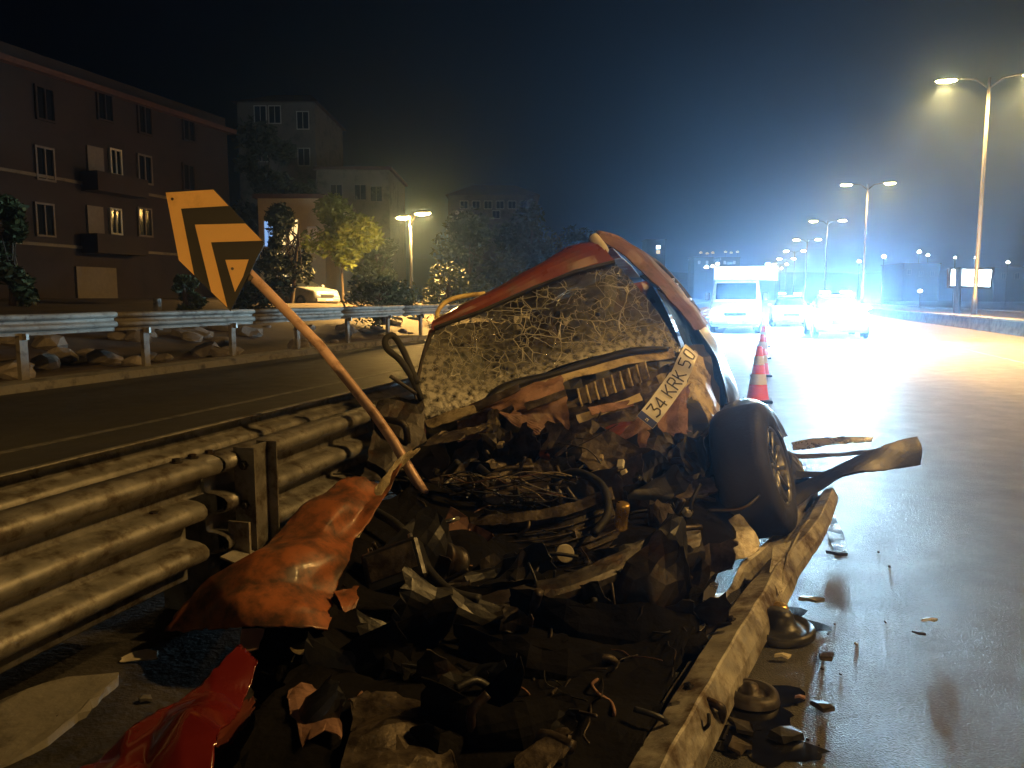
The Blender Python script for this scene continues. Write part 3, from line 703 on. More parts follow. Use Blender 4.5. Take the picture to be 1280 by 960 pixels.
def glyph(ch, u0, w):
    bm = bmesh.new(); hw = 0.085
    for x0, y0, x1, y1 in STROKES[ch]:
        # plate x = u, plate y = v (v+ is the upper edge of the writing)
        L = math.hypot((x1 - x0), (y1 - y0) * 1.5) + 1e-6; nx_, ny_ = -(y1 - y0) * 1.5 / L, (x1 - x0) / L
        n = 3
        for i in range(n):
            qa, qb = i / n, (i + 1) / n; c = []
            for q, s in ((qa, 1), (qb, 1), (qb, -1), (qa, -1)):
                x = x0 + (x1 - x0) * q + nx_ * hw * s; yv = y0 + (y1 - y0) * q + ny_ * hw * s / 1.5
                c.append(bm.verts.new(plate_pt(u0 + w * x, VS * (yv * 0.68 - 0.34), 0.003)))
            bm.faces.new(c)
    o = obj('character', bm, 'ink', pl); md = o.modifiers.new('thickness', 'SOLIDIFY'); md.thickness = 0.0012
# which side of the plate is 'up' for the writing
VS = 1.0
a_, b_ = plate_pt(.3, .4), plate_pt(.3, -.4)
if (a_ - b_).dot(MROT @ Vector((-1, 1, 0))) < 0: VS = -1.0
for ch, u0, w in (('3', .115, .075), ('4', .205, .085), ('K', .36, .085), ('R', .465, .085), ('K', .57, .085), ('5', .73, .09), ('0', .85, .09)): glyph(ch, u0, w)
# right front corner: torn wing, lamp remains
torn('front_wing', [[(868, 440, 4.85), (885, 465, 4.75), (900, 520, 4.6)], [(860, 470, 4.5), (880, 490, 4.45), (898, 535, 4.4)], [(852, 490, 4.4), (872, 505, 4.35), (888, 540, 4.3)]], 'beige_lamp_tint', 14, 12, 0.035, 9, 81, 0.02)
torn('front_wing', [[(838, 500, 4.30), (862, 480, 4.34)], [(822, 530, 4.22), (858, 515, 4.24)], [(838, 545, 4.2), (862, 540, 4.22)]], 'paint_primer', 10, 10, 0.03, 9, 82, 0.015)
torn('front_wing', [[(860, 560, 4.28), (880, 540, 4.3), (892, 522, 4.33)], [(858, 585, 4.22), (874, 556, 4.22), (886, 540, 4.25)]], 'beige_lamp_tint', 10, 6, 0.02, 12, 83, 0.01)
torn('front_wing', [[(830, 570, 4.25), (862, 545, 4.3), (900, 545, 4.4)], [(848, 600, 4.2), (880, 590, 4.2), (930, 590, 4.3)], [(855, 620, 4.2), (890, 625, 4.2), (930, 610, 4.3)]], 'dark_steel', 12, 10, 0.05, 8, 84, 0.02)
# --- front wheel
wc = P(943, 588, 4.3)
wn_ = (MROT @ Vector((0.86, 0.24, 0.48))).normalized()      # outer face of the wheel, turned right and to the camera
wx = MROT @ Vector((0, 1, 0)); WM = Matrix.Translation(wc) @ align(wn_, wx).to_4x4()
we = bpy.data.objects.new('wheel', None); we.location = wc; we.empty_display_size = .2; link(we, W)
bm = bmesh.new(); rt = 0.37; w2 = 0.14
lathe(bm, [(.215, w2 - .012), (.225, w2), (.28, w2 + .008), (rt - .022, w2 - .004), (rt - .004, w2 - .028), (rt, w2 - .06), (rt + .004, 0.0), (rt, -w2 + .06), (rt - .004, -w2 + .028), (rt - .022, -w2 + .004), (.28, -w2 - .008), (.225, -w2), (.215, -w2 + .012)], WM, 48)
obj('tyre', bm, 'rubber', we, True)
bm = bmesh.new(); lathe(bm, [(.222, w2 - .004), (.216, w2 + .002), (.205, w2 - .02), (.195, .03), (.195, -w2 + .02), (.218, -w2)], WM, 40); obj('rim', bm, 'alloy', we, True)
bm = bmesh.new(); lathe(bm, [(0, w2 - .02), (.03, w2 - .022), (.05, w2 - .03), (.055, w2 - .06), (0.055, 0)], WM, 18); obj('hub', bm, 'alloy', we, True)
for k in range(10):
    a = 2 * math.pi * k / 10 + .1
    bm = bmesh.new(); tube(bm, [WM @ Vector((r_ * math.cos(a + tw), r_ * math.sin(a + tw), h_)) for r_, h_, tw in ((.045, w2 - .035, 0), (.12, w2 - .03, .05), (.205, w2 - .02, .08))], [.017, .013, .016], 6); obj('spoke', bm, 'alloy', we, True)
bm = bmesh.new(); lathe(bm, [(.13, .02), (.13, .035), (0, .036)], WM, 24); obj('brake_disc', bm, 'grimy_metal', we, True)
# arch liner above the wheel
torn('arch_liner', [[(885, 540, 4.45), (905, 512, 4.5), (935, 502, 4.6), (960, 506, 4.7)], [(890, 560, 4.2), (905, 535, 4.2), (930, 512, 4.35), (950, 508, 4.5)], [(888, 600, 4.15), (900, 565, 4.12), (915, 540, 4.2), (925, 525, 4.3)]], 'black_plastic', 14, 10, 0.02, 8, 85, 0.01, .008)
torn('sill', [[(915, 520, 5.2), (960, 540, 5.1), (985, 570, 5.0)], [(920, 570, 5.0), (985, 590, 4.9), (1018, 606, 4.8)], [(925, 640, 4.7), (985, 650, 4.6), (1026, 640, 4.55)]], 'flank_backlit', 14, 12, 0.05, 6, 92, 0.015, .008)
torn('arch_edge', [[(905, 505, 4.55), (935, 498, 4.6), (965, 512, 4.6), (985, 545, 4.55)], [(900, 520, 4.3), (935, 508, 4.3), (962, 520, 4.35), (978, 548, 4.4)]], 'flank_backlit', 20, 5, 0.02, 8, 93, 0.008, .006)
# lower arm / sill pieces by the wheel
torn('suspension_arm', [[(820, 618, 4.05), (870, 602, 4.1), (930, 594, 4.15)], [(822, 632, 4.0), (874, 620, 4.02), (932, 606, 4.1)]], 'grimy_metal', 14, 4, 0.02, 8, 86, 0.008, 0.02)
torn('torn_panel', [[(888, 672, 3.95), (905, 655, 3.98), (924, 642, 4.0)], [(892, 690, 3.92), (915, 680, 3.9), (948, 672, 3.95)], [(895, 702, 3.88), (925, 700, 3.85), (948, 688, 3.9)]], 'galvanised_bent', 8, 8, 0.012, 6, 87, 0.006)
# black plastic flap and metal strips flung onto the road
torn('bumper_flap', [[(1146, 546, 4.9), (1151, 562, 4.85), (1149, 582, 4.8)], [(1112, 554, 4.8), (1112, 570, 4.72), (1112, 587, 4.65)], [(1070, 572, 4.7), (1068, 582, 4.62), (1066, 592, 4.55)], [(1030, 592, 4.6), (1028, 600, 4.52), (1028, 610, 4.45)], [(985, 610, 4.5), (985, 625, 4.4), (988, 640, 4.35)]], 'black_plastic', 10, 28, 0.02, 5, 88, 0.004, 0.01)
torn('trim_strip', [[(990, 552, 5.2), (1040, 546, 5.3), (1092, 546, 5.4)], [(992, 562, 5.1), (1040, 556, 5.2), (1090, 552, 5.3)]], 'bright_metal', 14, 4, 0.02, 7, 89, 0.006)
torn('trim_strip', [[(990, 568, 5.0), (1050, 566, 5.1), (1120, 558, 5.2)], [(990, 574, 4.95), (1050, 570, 5.05), (1118, 564, 5.15)]], 'dark_steel', 14, 3, 0.02, 7, 90, 0.004)
torn('trim_strip', [[(995, 588, 4.85), (1050, 590, 4.85), (1095, 580, 4.9)], [(995, 596, 4.8), (1050, 596, 4.8), (1090, 588, 4.85)]], 'black_plastic', 12, 3, 0.015, 7, 91, 0.004)
# --- left: torn orange wing/bonnet panel with folded rim coloured as its yellow-lit edge
torn('wing_panel', [[(424, 606, 3.66), (450, 604, 3.7), (478, 608, 3.72), (505, 582, 3.8)],
                    [(362, 652, 3.40), (408, 650, 3.30), (440, 655, 3.42), (468, 642, 3.52)],
                    [(296, 702, 3.16), (350, 706, 2.98), (405, 700, 3.08), (436, 694, 3.25)],
                    [(236, 748, 3.0), (300, 750, 2.84), (370, 748, 2.86), (424, 740, 3.0)],
                    [(200, 784, 2.93), (290, 786, 2.80), (370, 784, 2.74), (452, 776, 2.86)]], 'paint_orange', 46, 46, 0.13, 3.6, 104, 0.006, 0.004)
torn('wing_panel', [[(418, 738, 2.98), (448, 732, 3.02)], [(424, 752, 2.93), (446, 750, 2.97)], [(430, 768, 2.9), (440, 772, 2.92)]], 'paint_orange', 6, 6, 0.02, 10, 102, 0.008)
torn('wing_rim', [[(526, 558, 3.9), (500, 572, 3.82), (474, 606, 3.7), (452, 645, 3.55), (438, 690, 3.35)], [(516, 572, 3.82), (496, 592, 3.76), (474, 624, 3.62), (454, 662, 3.48), (436, 704, 3.3)]], 'beige_lamp_tint', 30, 5, 0.03, 8, 103, 0.008)
torn('wing_rim', [[(540, 545, 4.1), (580, 535, 4.25), (612, 530, 4.35)], [(530, 556, 4.0), (575, 548, 4.12), (600, 540, 4.25)]], 'grimy_metal', 14, 4, 0.03, 9, 104, 0.012)
# --- engine bay: backing sheet coloured as the bay's shade, then mechanical parts
sheet('bay_backing', px_rows([[(440, 640, 3.75), (560, 600, 4.15), (720, 590, 4.25), (860, 600, 4.2), (930, 640, 4.15)],
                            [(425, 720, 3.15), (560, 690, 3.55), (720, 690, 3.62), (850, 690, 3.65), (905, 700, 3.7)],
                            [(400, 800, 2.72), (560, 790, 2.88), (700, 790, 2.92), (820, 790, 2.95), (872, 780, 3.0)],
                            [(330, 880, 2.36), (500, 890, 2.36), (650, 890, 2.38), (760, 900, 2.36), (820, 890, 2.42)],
                            [(280, 990, 1.98), (450, 1000, 1.96), (600, 1000, 1.96), (720, 1000, 1.97), (770, 990, 2.0)]]), 'bay_shade', W, 44, 44, 0.09, 6, 111, 0.01, 0.02)
rad = torn('radiator', [[(590, 652, 3.80), (640, 648, 3.78), (700, 640, 3.8), (762, 616, 3.88)], [(588, 690, 3.68), (640, 690, 3.66), (710, 684, 3.68), (772, 660, 3.76)], [(590, 722, 3.58), (640, 724, 3.56), (715, 714, 3.58), (776, 690, 3.66)]], 'dark_steel', 26, 12, 0.018, 7, 121, 0.004, 0.03)
for k in range(7):
    f_ = (k + 1) / 8
    bm = bmesh.new(); q = [P(*a) for a in ((591, 652 + 70 * f_, 3.78 - .22 * f_), (650, 648 + 76 * f_, 3.755 - .22 * f_), (712, 638 + 76 * f_, 3.775 - .22 * f_), (764 + 10 * f_, 617 + 73 * f_, 3.855 - .22 * f_))]
    tube(bm, [interp(q, i / 12) for i in range(13)], 0.005, 5); obj('fin', bm, 'grimy_metal', rad)
torn('radiator_tank', [[(588, 648, 3.79), (640, 643, 3.76), (700, 634, 3.78), (764, 611, 3.86)], [(589, 660, 3.74), (640, 656, 3.71), (702, 647, 3.73), (768, 626, 3.81)]], 'grimy_metal', 24, 4, 0.012, 9, 122, 0.004, 0.03)
torn('bumper_beam', [[(560, 762, 3.02), (640, 738, 3.1), (720, 716, 3.2), (800, 680, 3.42), (872, 656, 3.6)], [(566, 782, 2.95), (640, 760, 3.02), (724, 736, 3.12), (806, 704, 3.34), (878, 682, 3.5)], [(580, 796, 2.98), (650, 780, 3.04), (730, 754, 3.15), (812, 722, 3.36), (880, 700, 3.5)]], 'dark_steel', 34, 8, 0.018, 6, 123, 0.006, 0.03)
def cyl(name, px, py, d, r, h, axis, m, prof=None):
    bm = bmesh.new(); M = Matrix.Translation(P(px, py, d)) @ align(MROT @ Vector(axis)).to_4x4()
    lathe(bm, [(a * r, b * h) for a, b in (prof or [(0, -.5), (.9, -.5), (1, -.46), (1, -.3), (.93, -.28), (.93, .2), (1, .22), (1, .46), (.9, .5), (0, .5)])], M, 20)
    return obj(name, bm, m, W, True)
cyl('canister', 777, 648, 3.75, 0.034, 0.16, (0.05, 1, 0.3), 'brass')
cyl('filler_cap', 706, 692, 3.52, 0.043, 0.02, (0.15, 0.25, 1), 'pale_cloth')
cyl('pulley', 620, 612, 4.05, 0.09, 0.05, (0.2, 0.2, 1), 'grimy_metal', [(0, -.5), (1, -.5), (1, -.3), (.86, -.1), (.86, .1), (1, .3), (1, .5), (.4, .5), (.3, .2), (0, .2)])
cyl('pulley', 690, 622, 4.0, 0.06, 0.05, (-0.2, 0.3, 1), 'dark_steel', [(0, -.5), (1, -.5), (1, -.3), (.86, -.1), (.86, .1), (1, .3), (1, .5), (.4, .5), (.3, .2), (0, .2)])
cyl('alternator', 560, 700, 3.4, 0.075, 0.14, (-0.5, 0.4, .8), 'dark_steel')
cyl('motor', 830, 735, 3.2, 0.05, 0.16, (0.8, 0.5, .4), 'dark_steel')
# engine block
bm = bmesh.new(); box(bm, P(690, 640, 4.25), (0.62, 0.34, 0.34), MROT @ Matrix.Rotation(0.25, 3, 'Z'), 0.03)
for v in bm.verts: v.co += noise.noise_vector(v.co * 6) * 0.03
obj('engine_block', bm, 'dark_steel', W)
bm = bmesh.new(); box(bm, P(648, 622, 4.02), (0.36, 0.12, 0.16), MROT @ Matrix.Rotation(0.12, 3, 'Z'), 0.02)
for v in bm.verts: v.co += noise.noise_vector(v.co * 9) * 0.02
obj('cylinder_head', bm, 'grimy_metal', W)
bar('hose', [(545, 690, 3.6), (536, 660, 3.62), (541, 656, 3.6), (552, 654, 3.6), (565, 650, 3.6), (572, 648, 3.65)], 0.012, 'bright_metal')
bar('wire', [(522, 640, 3.75), (530, 660, 3.68), (546, 666, 3.62), (556, 655, 3.6)], 0.006, 'bright_metal')
bar('pipe', [(552, 610, 3.95), (566, 596, 4.0)], 0.011, 'bright_metal')
bar('mirror_cable', [(522, 480, 4.6), (505, 440, 4.6), (492, 420, 4.58), (482, 424, 4.55), (484, 436, 4.55), (500, 450, 4.57), (516, 474, 4.6), (527, 500, 4.62)], 0.02, 'rubber')
bar('bracket', [(488, 470, 4.5), (520, 492, 4.6)], 0.012, 'dark_steel')
torn('torn_panel', [[(470, 500, 4.5), (500, 496, 4.6), (528, 500, 4.65)], [(462, 560, 4.2), (500, 552, 4.3), (535, 560, 4.4)], [(450, 600, 3.95), (500, 600, 4.1), (540, 600, 4.2)]], 'dark_steel', 10, 10, 0.05, 7, 131, 0.01)
# bright shards and clips seen in the bay
for px, py, d, s, m in ((776, 580, 4.05, .035, 'frame_white'), (752, 572, 4.1, .025, 'beige_lamp_tint'), (800, 598, 4.0, .02, 'bright_metal'), (626, 556, 4.2, .035, 'beige_lamp_tint'), (780, 590, 4.02, .03, 'pale_cloth'),
                        (640, 820, 2.95, .018, 'frame_white'), (704, 822, 2.95, .010, 'frame_white'), (815, 600, 4.0, .012, 'bright_metal'), (748, 606, 3.98, .012, 'bright_metal')):
    bm = bmesh.new(); box(bm, P(px, py, d), (s, s * .7, s * 1.4), Matrix.Rotation(random.random() * 3, 3, 'X') @ Matrix.Rotation(random.random() * 3, 3, 'Z'), s * .1); obj('clip', bm, m, W)
rd = random.Random(33)
for k in range(46):   # granules of glass on the head
    q = P(rd.gauss(652, 26), rd.gauss(622, 9), 3.92 + rd.uniform(-.03, .03)); s = rd.uniform(.006, .014)
    bm = bmesh.new(); box(bm, q, (s, s, s * .7), Matrix.Rotation(rd.random() * 3, 3, 'X')); obj('glass_crumb', bm, 'bright_metal', W)
# clutter: pipes, hoses, brackets and torn sheets in the crushed bay
def bay_depth(px, py):
    return interp([Vector((k, 0, 0)) for k in (4.4, 4.08, 3.5, 2.95, 2.45, 1.98)], (py - 540) / 440).x
for k in range(90):
    px = rd.uniform(450, 890); py = rd.uniform(545, 790) if k < 75 else rd.uniform(780, 940)
    d = bay_depth(px, py) - rd.uniform(0.02, 0.16); L = rd.uniform(30, 90); a = rd.uniform(0, 6.28); cv = rd.uniform(-25, 25)
    q = [(px, py, d), (px + L * .5 * math.cos(a) - cv * math.sin(a), py + L * .35 * math.sin(a) + cv * math.cos(a) * .6, d - .02), (px + L * math.cos(a), py + L * .7 * math.sin(a), d + rd.uniform(-.08, .08))]
    bar(rd.choice(['hose', 'pipe', 'wire']), q, rd.choice([.004, .006, .009, .014, .02]), rd.choice(['black_plastic', 'rubber', 'dark_steel', 'dark_steel', 'grimy_metal']), 7)
for k in range(72):
    px = rd.uniform(440, 880); py = rd.uniform(550, 790) if k < 64 else rd.uniform(790, 950);
    if k >= 64: px = rd.uniform(330, 600)
    d = bay_depth(px, py) - rd.uniform(0.0, 0.14); w = rd.uniform(14, 55); h = rd.uniform(10, 34); a = rd.uniform(-.9, .6)
    ca, sa = math.cos(a), math.sin(a)
    def rp(x, y_, dd): return (px + x * ca - y_ * sa, py + x * sa + y_ * ca, d + dd)
    t1, t2, t3 = rd.uniform(-.1, .1), rd.uniform(-.1, .1), rd.uniform(-.05, .08)
    torn(rd.choice(['bracket', 'torn_panel', 'metal_scrap']), [[rp(-w, -h, t1), rp(0, -h * rd.uniform(.6, 1.2), t3), rp(w, -h * .8, t2)], [rp(-w * .9, h * .9, t2), rp(0, h, t3 - .03), rp(w * rd.uniform(.5, 1.1), h, t1)]],
         rd.choice(['dark_steel', 'dark_steel', 'black_plastic', 'grimy_metal', 'grimy_metal', 'paint_primer' if k % 4 == 0 else 'dark_steel'] if k < 64 else ['bay_shade', 'black_plastic', 'black_plastic', 'dark_steel']), 8, 6, 0.03, 10, 200 + k, 0.012)  # lowest pieces coloured near-black for the bay's shade
for k in range(24):
    px = rd.uniform(460, 870); py = rd.uniform(570, 820); d = bay_depth(px, py) - rd.uniform(.05, .14)
    bm = bmesh.new(); M = Matrix.Translation(P(px, py, d)) @ align(Vector((rd.uniform(-1, 1), -1, rd.uniform(-.2, 1)))).to_4x4(); r_ = rd.uniform(.008, .02)
    lathe(bm, [(0, 0), (r_ * 1.5, 0), (r_ * 1.5, .006), (r_, .007), (r_, .03), (0, .032)], M, 6); obj('bolt', bm, rd.choice(['grimy_metal', 'bright_metal', 'dark_steel']), W)
# larger torn sheets, rails and wiring that fill the crushed nose down to the ground
for k in range(20):
    px = rd.uniform(350, 800); py = rd.uniform(740, 950); d = bay_depth(px, py) - rd.uniform(0.0, 0.10); w = rd.uniform(70, 130); h = rd.uniform(22, 46); a = rd.uniform(-1.1, .5)
    ca, sa = math.cos(a), math.sin(a)
    t1, t2, t3 = rd.uniform(-.12, .12), rd.uniform(-.12, .12), rd.uniform(-.05, .06)
    torn(rd.choice(['torn_panel', 'bracket', 'inner_rail']), [[rp(-w, -h, t1), rp(-w * .3, -h * rd.uniform(.4, 1.2), t3), rp(w * .4, -h * rd.uniform(.5, 1.3), t3), rp(w, -h * .7, t2)], [rp(-w * .9, -h * .1, t2), rp(-w * .3, 0, t3 - .05), rp(w * .4, h * .1, t3 - .05), rp(w, 0, t1)], [rp(-w * .9, h, t2), rp(-w * .3, h * rd.uniform(.5, 1.2), t3), rp(w * .4, h, t3), rp(w * rd.uniform(.6, 1.1), h * .8, t1)]],
         rd.choice(['black_plastic', 'black_plastic', 'bay_shade', 'bay_shade', 'bay_shade', 'dark_steel' if py < 800 else 'bay_shade']), 14, 9, 0.045, 9, 400 + k, 0.012)  # pieces low in the nose take the shade colour
for k in range(60):
    px = rd.uniform(430, 850); py = rd.uniform(560, 900); d = bay_depth(px, py) - rd.uniform(0.06, 0.18); q = [(px, py, d)]; a = rd.uniform(0, 6.28)
    for j in range(5):
        a += rd.uniform(-1.1, 1.1); px += rd.uniform(10, 26) * math.cos(a); py += rd.uniform(8, 18) * math.sin(a); q.append((px, py, bay_depth(px, py) - rd.uniform(.05, .18)))
    bar('wire', q, rd.choice([.0025, .003, .004, .006]), rd.choice(['black_plastic', 'rubber', 'dark_steel', 'grimy_metal', 'paint_primer']), 5)
# battery, hoses and loom
BR = MROT @ Matrix.Rotation(.35, 3, 'Z') @ Matrix.Rotation(-.5, 3, 'X')
bc = P(498, 712, 3.22); bm = bmesh.new(); box(bm, bc, (.25, .18, .17), BR, .012); bat = obj('battery', bm, 'black_plastic', W)
for x in (-.09, .09):
    bm = bmesh.new(); lathe(bm, [(.011, 0), (.010, .03), (0, .031)], Matrix.Translation(bc) @ BR.to_4x4() @ Matrix.Translation((x, .09, .03)) @ align((0, 1, 0)).to_4x4(), 10); obj('terminal', bm, 'bright_metal', bat, True)
bm = bmesh.new(); box(bm, bc + BR @ Vector((0, .012, .087)), (.20, .11, .004), BR); obj('sticker', bm, 'grimy_metal', bat)
bar('hose', [(470, 640, 3.6), (500, 660, 3.45), (525, 700, 3.25), (560, 738, 3.05), (600, 750, 3.0)], .022, 'rubber', 10)
bar('hose', [(690, 600, 3.98), (720, 590, 3.95), (752, 606, 3.85), (760, 640, 3.7), (742, 668, 3.6)], .02, 'rubber', 10)
for k in range(14):
    q = [(560 + rd.uniform(-10, 10), 600 + rd.uniform(-8, 8), 3.95)]
    for j in range(6): q.append((q[-1][0] + rd.uniform(14, 34), q[-1][1] + rd.uniform(-10, 16), q[-1][2] - rd.uniform(0, .03)))
    bar('wire', q, rd.choice([.0025, .003, .0035]), rd.choice(['rubber', 'paint_primer', 'bright_metal', 'black_plastic', 'beige_lamp_tint']), 5)
# crumpled front valance at the bottom, greyish
torn('valance', [[(436, 880, 2.30), (470, 866, 2.36), (520, 872, 2.36), (556, 890, 2.32)], [(440, 920, 2.14), (480, 905, 2.18), (530, 915, 2.18), (562, 925, 2.16)], [(420, 985, 1.92), (480, 985, 1.92), (540, 985, 1.94), (580, 980, 1.96)]], 'grimy_metal', 14, 12, 0.05, 9, 141, 0.012)
torn('valance', [[(360, 868, 2.38), (400, 850, 2.46), (420, 862, 2.44)], [(372, 930, 2.14), (410, 915, 2.18), (424, 930, 2.14)]], 'paint_primer', 8, 8, 0.04, 9, 142, 0.012)
torn('valance', [[(640, 950, 2.06), (680, 918, 2.16), (712, 910, 2.18)], [(650, 985, 1.96), (690, 960, 2.04), (715, 930, 2.12)]], 'grimy_metal', 8, 6, 0.03, 9, 143, 0.01)
for a in ([(362, 806, 2.78), (384, 810, 2.77), (406, 800, 2.8), (430, 800, 2.82)], [(404, 786, 2.82), (416, 800, 2.78), (426, 820, 2.72), (434, 832, 2.7)]):
    q = [[x for x in a], [(x[0] + 3, x[1] + 9, x[2] - .02) for x in a]]
    torn('trim_strip', q, 'beige_lamp_tint' if a[0][0] == 362 else 'paint_orange', 12, 3, 0.012, 12, a[0][0], 0.004)

# ================================================================== BENT GUARDRAIL UNDER THE WRECK
t = empty('bent_guardrail', PG(900, 830, 0.0), 'bent steel guardrail beam pushed out under the wreck onto the road edge', 'guardrail')
ctr = [(1036, 612, 4.6), (1012, 655, 4.12), (975, 695, 3.75), (945, 735, 3.38), (902, 800, 2.88), (856, 875, 2.46), (806, 960, 2.12), (766, 1030, 1.88)]
q = [P(*a) for a in ctr]
path = []
for i in range(61):
    u = i / 60; p_ = interp(q, u); tg = (interp(q, min(1, u + .02)) - interp(q, max(0, u - .02))).normalized()
    side = tg.cross(Vector((0, 0, 1))).normalized()         # towards the road
    if side.x < 0: side = -side
    kink = 0.30 * math.exp(-((u - .36) / .05) ** 2) + 0.08 * noise.noise(Vector((u * 6, 2, 0)))
    rot = Quaternion(tg, 0.35 + kink); sd = rot @ side; up = tg.cross(sd).normalized()
    if up.z < 0: up = -up
    path.append((p_, sd, up))
hr = [(-0.25, 0.0), (-0.235, -0.02), (-0.22, -0.10), (-0.19, -0.115), (-0.15, -0.10), (-0.125, -0.05), (-0.10, -0.05), (-0.085, -0.09), (-0.06, -0.075), (-0.042, 0.002), (-0.038, 0.005), (0.048, 0.0), (0.052, -0.004), (0.068, -0.08), (0.062, -0.13), (0.05, -0.132)]
path = [(p_, sd * (0.5 + 0.5 * min(1, i / 26)), up * (0.5 + 0.5 * min(1, i / 26))) for i, (p_, sd, up) in enumerate(path)]
bm = bmesh.new(); sweep_profile(bm, path, hr)
fc = crumple_fn(5, 6)
for v in bm.verts: v.co += Vector((1, 0, .6)) * fc(v.co) * 0.010
o = obj('rail', bm, 'galvanised_bent', t); md = o.modifiers.new('thickness', 'SOLIDIFY'); md.thickness = 0.006
sheet('torn_tongue', px_rows([[(968, 682, 3.78), (990, 676, 3.85), (1012, 650, 4.05)], [(962, 716, 3.5), (978, 712, 3.56), (985, 690, 3.7)], [(972, 745, 3.36), (976, 740, 3.4), (980, 728, 3.46)]]), 'galvanised_bent', t, 10, 8, 0.02, 8, 7, 0.006, 0.008)
sheet('rail_end', px_rows([[(880, 740, 3.2), (890, 728, 3.26), (898, 730, 3.25)], [(876, 770, 3.02), (884, 764, 3.06), (890, 755, 3.1)], [(874, 788, 2.92), (878, 786, 2.93), (882, 780, 2.96)]]), 'bright_metal', t, 5, 8, 0.006, 8, 9, 0.004)
for yo in (0.55, 0.72):
    p_, sd, up = path[int(yo * 60)]; bolt(t, p_ + sd * 0.03 + up * 0.04, up, 0.012)

# ================================================================== DEBRIS
def piece(name, rows, m, label, cat, nu=12, nv=10, amp=0.03, freq=8, seed=1, jag=.006, thick=.004, smooth=False, group=None):
    o = sheet(name, px_rows(rows), m, None, nu, nv, amp, freq, seed, thick, jag, smooth); return props(o, label, cat, group)
piece('bumper_cover', [[(300, 812, 2.580), (312, 818, 2.560), (322, 826, 2.540)], [(250, 850, 2.440), (282, 862, 2.390), (300, 885, 2.340)], [(190, 890, 2.320), (240, 900, 2.240), (275, 925, 2.180)], [(120, 940, 2.200), (190, 950, 2.110), (262, 975, 2.050)], [(60, 985, 2.100), (150, 1000, 2.000), (250, 1010, 1.960)]],
      'bumper_red', 'glossy red torn bumper cover lying on the ground below the orange panel', 'bumper', 26, 40, 0.085, 6, 15, 0.006, 0.004, True)
piece('bumper_scrap', [[(268, 905, 2.36), (300, 880, 2.44), (318, 870, 2.46)], [(275, 940, 2.28), (300, 915, 2.34), (316, 895, 2.4)]], 'paint_red', 'small folded red panel scrap beside the glossy bumper cover', 'debris', 8, 6, .03, 9, 16, .01)
o = piece('marker_tag', [[(302, 786, 2.8), (331, 786, 2.8)], [(300, 815, 2.74), (322, 812, 2.74)]], 'sign_pole', 'pinkish plate scrap sticking up between orange panel and red bumper cover', 'debris', 3, 3, .004, 6, 17, .002, .006)
piece('paper_scrap', [[(152, 822, 2.95), (176, 812, 3.0), (198, 814, 2.98)], [(150, 828, 2.93), (176, 826, 2.93), (196, 824, 2.94)]], 'pale_cloth', 'pale scrap lying on the dark median near the barrier', 'debris', 8, 4, .006, 9, 18, .004)
piece('concrete_slab', [[(-40, 905, 2.52), (60, 862, 2.72), (152, 846, 2.80)], [(-60, 990, 2.20), (40, 950, 2.34), (110, 890, 2.58)]], 'concrete', 'pale broken concrete slab beside the barrier foot', 'slab', 8, 6, .01, 5, 19, .01, .05)
# brake drum / hubcap and other round part on the road
def disc(px, py, r, label, name, m, prof, squash=1.0):
    c = PG(px, py, 0.012); bm = bmesh.new(); lathe(bm, [(a * r, b) for a, b in prof], Matrix.Translation(c) @ Matrix.Diagonal((1, 1, 1, 1)), 28)
    for v in bm.verts: v.co += Vector((0, 0, 0.012 * noise.noise(v.co * 8)))
    return props(obj(name, bm, m, None, True), label, 'debris')
disc(972, 788, 0.15, 'dark round wheel trim lying on the road edge beside the bent guardrail', 'wheel_trim', 'black_plastic', [(1, 0), (1.0, .02), (.93, .035), (.82, .02), (.5, .035), (.4, .07), (.32, .09), (0, .085)])
o = disc(974, 778, 0.04, 'brassy domed hub cap in the dark wheel trim', 'hub_cap', 'brass', [(1, .02), (1, .065), (.8, .085), (.4, .092), (0, .092)])
disc(938, 870, 0.10, 'oily black cast part lying in the spill on the road edge', 'cast_part', 'dark_steel', [(1, -.005), (.95, .02), (.7, .03), (.6, .015), (.3, .02), (.25, .045), (0, .05)])
rd = random.Random(91)
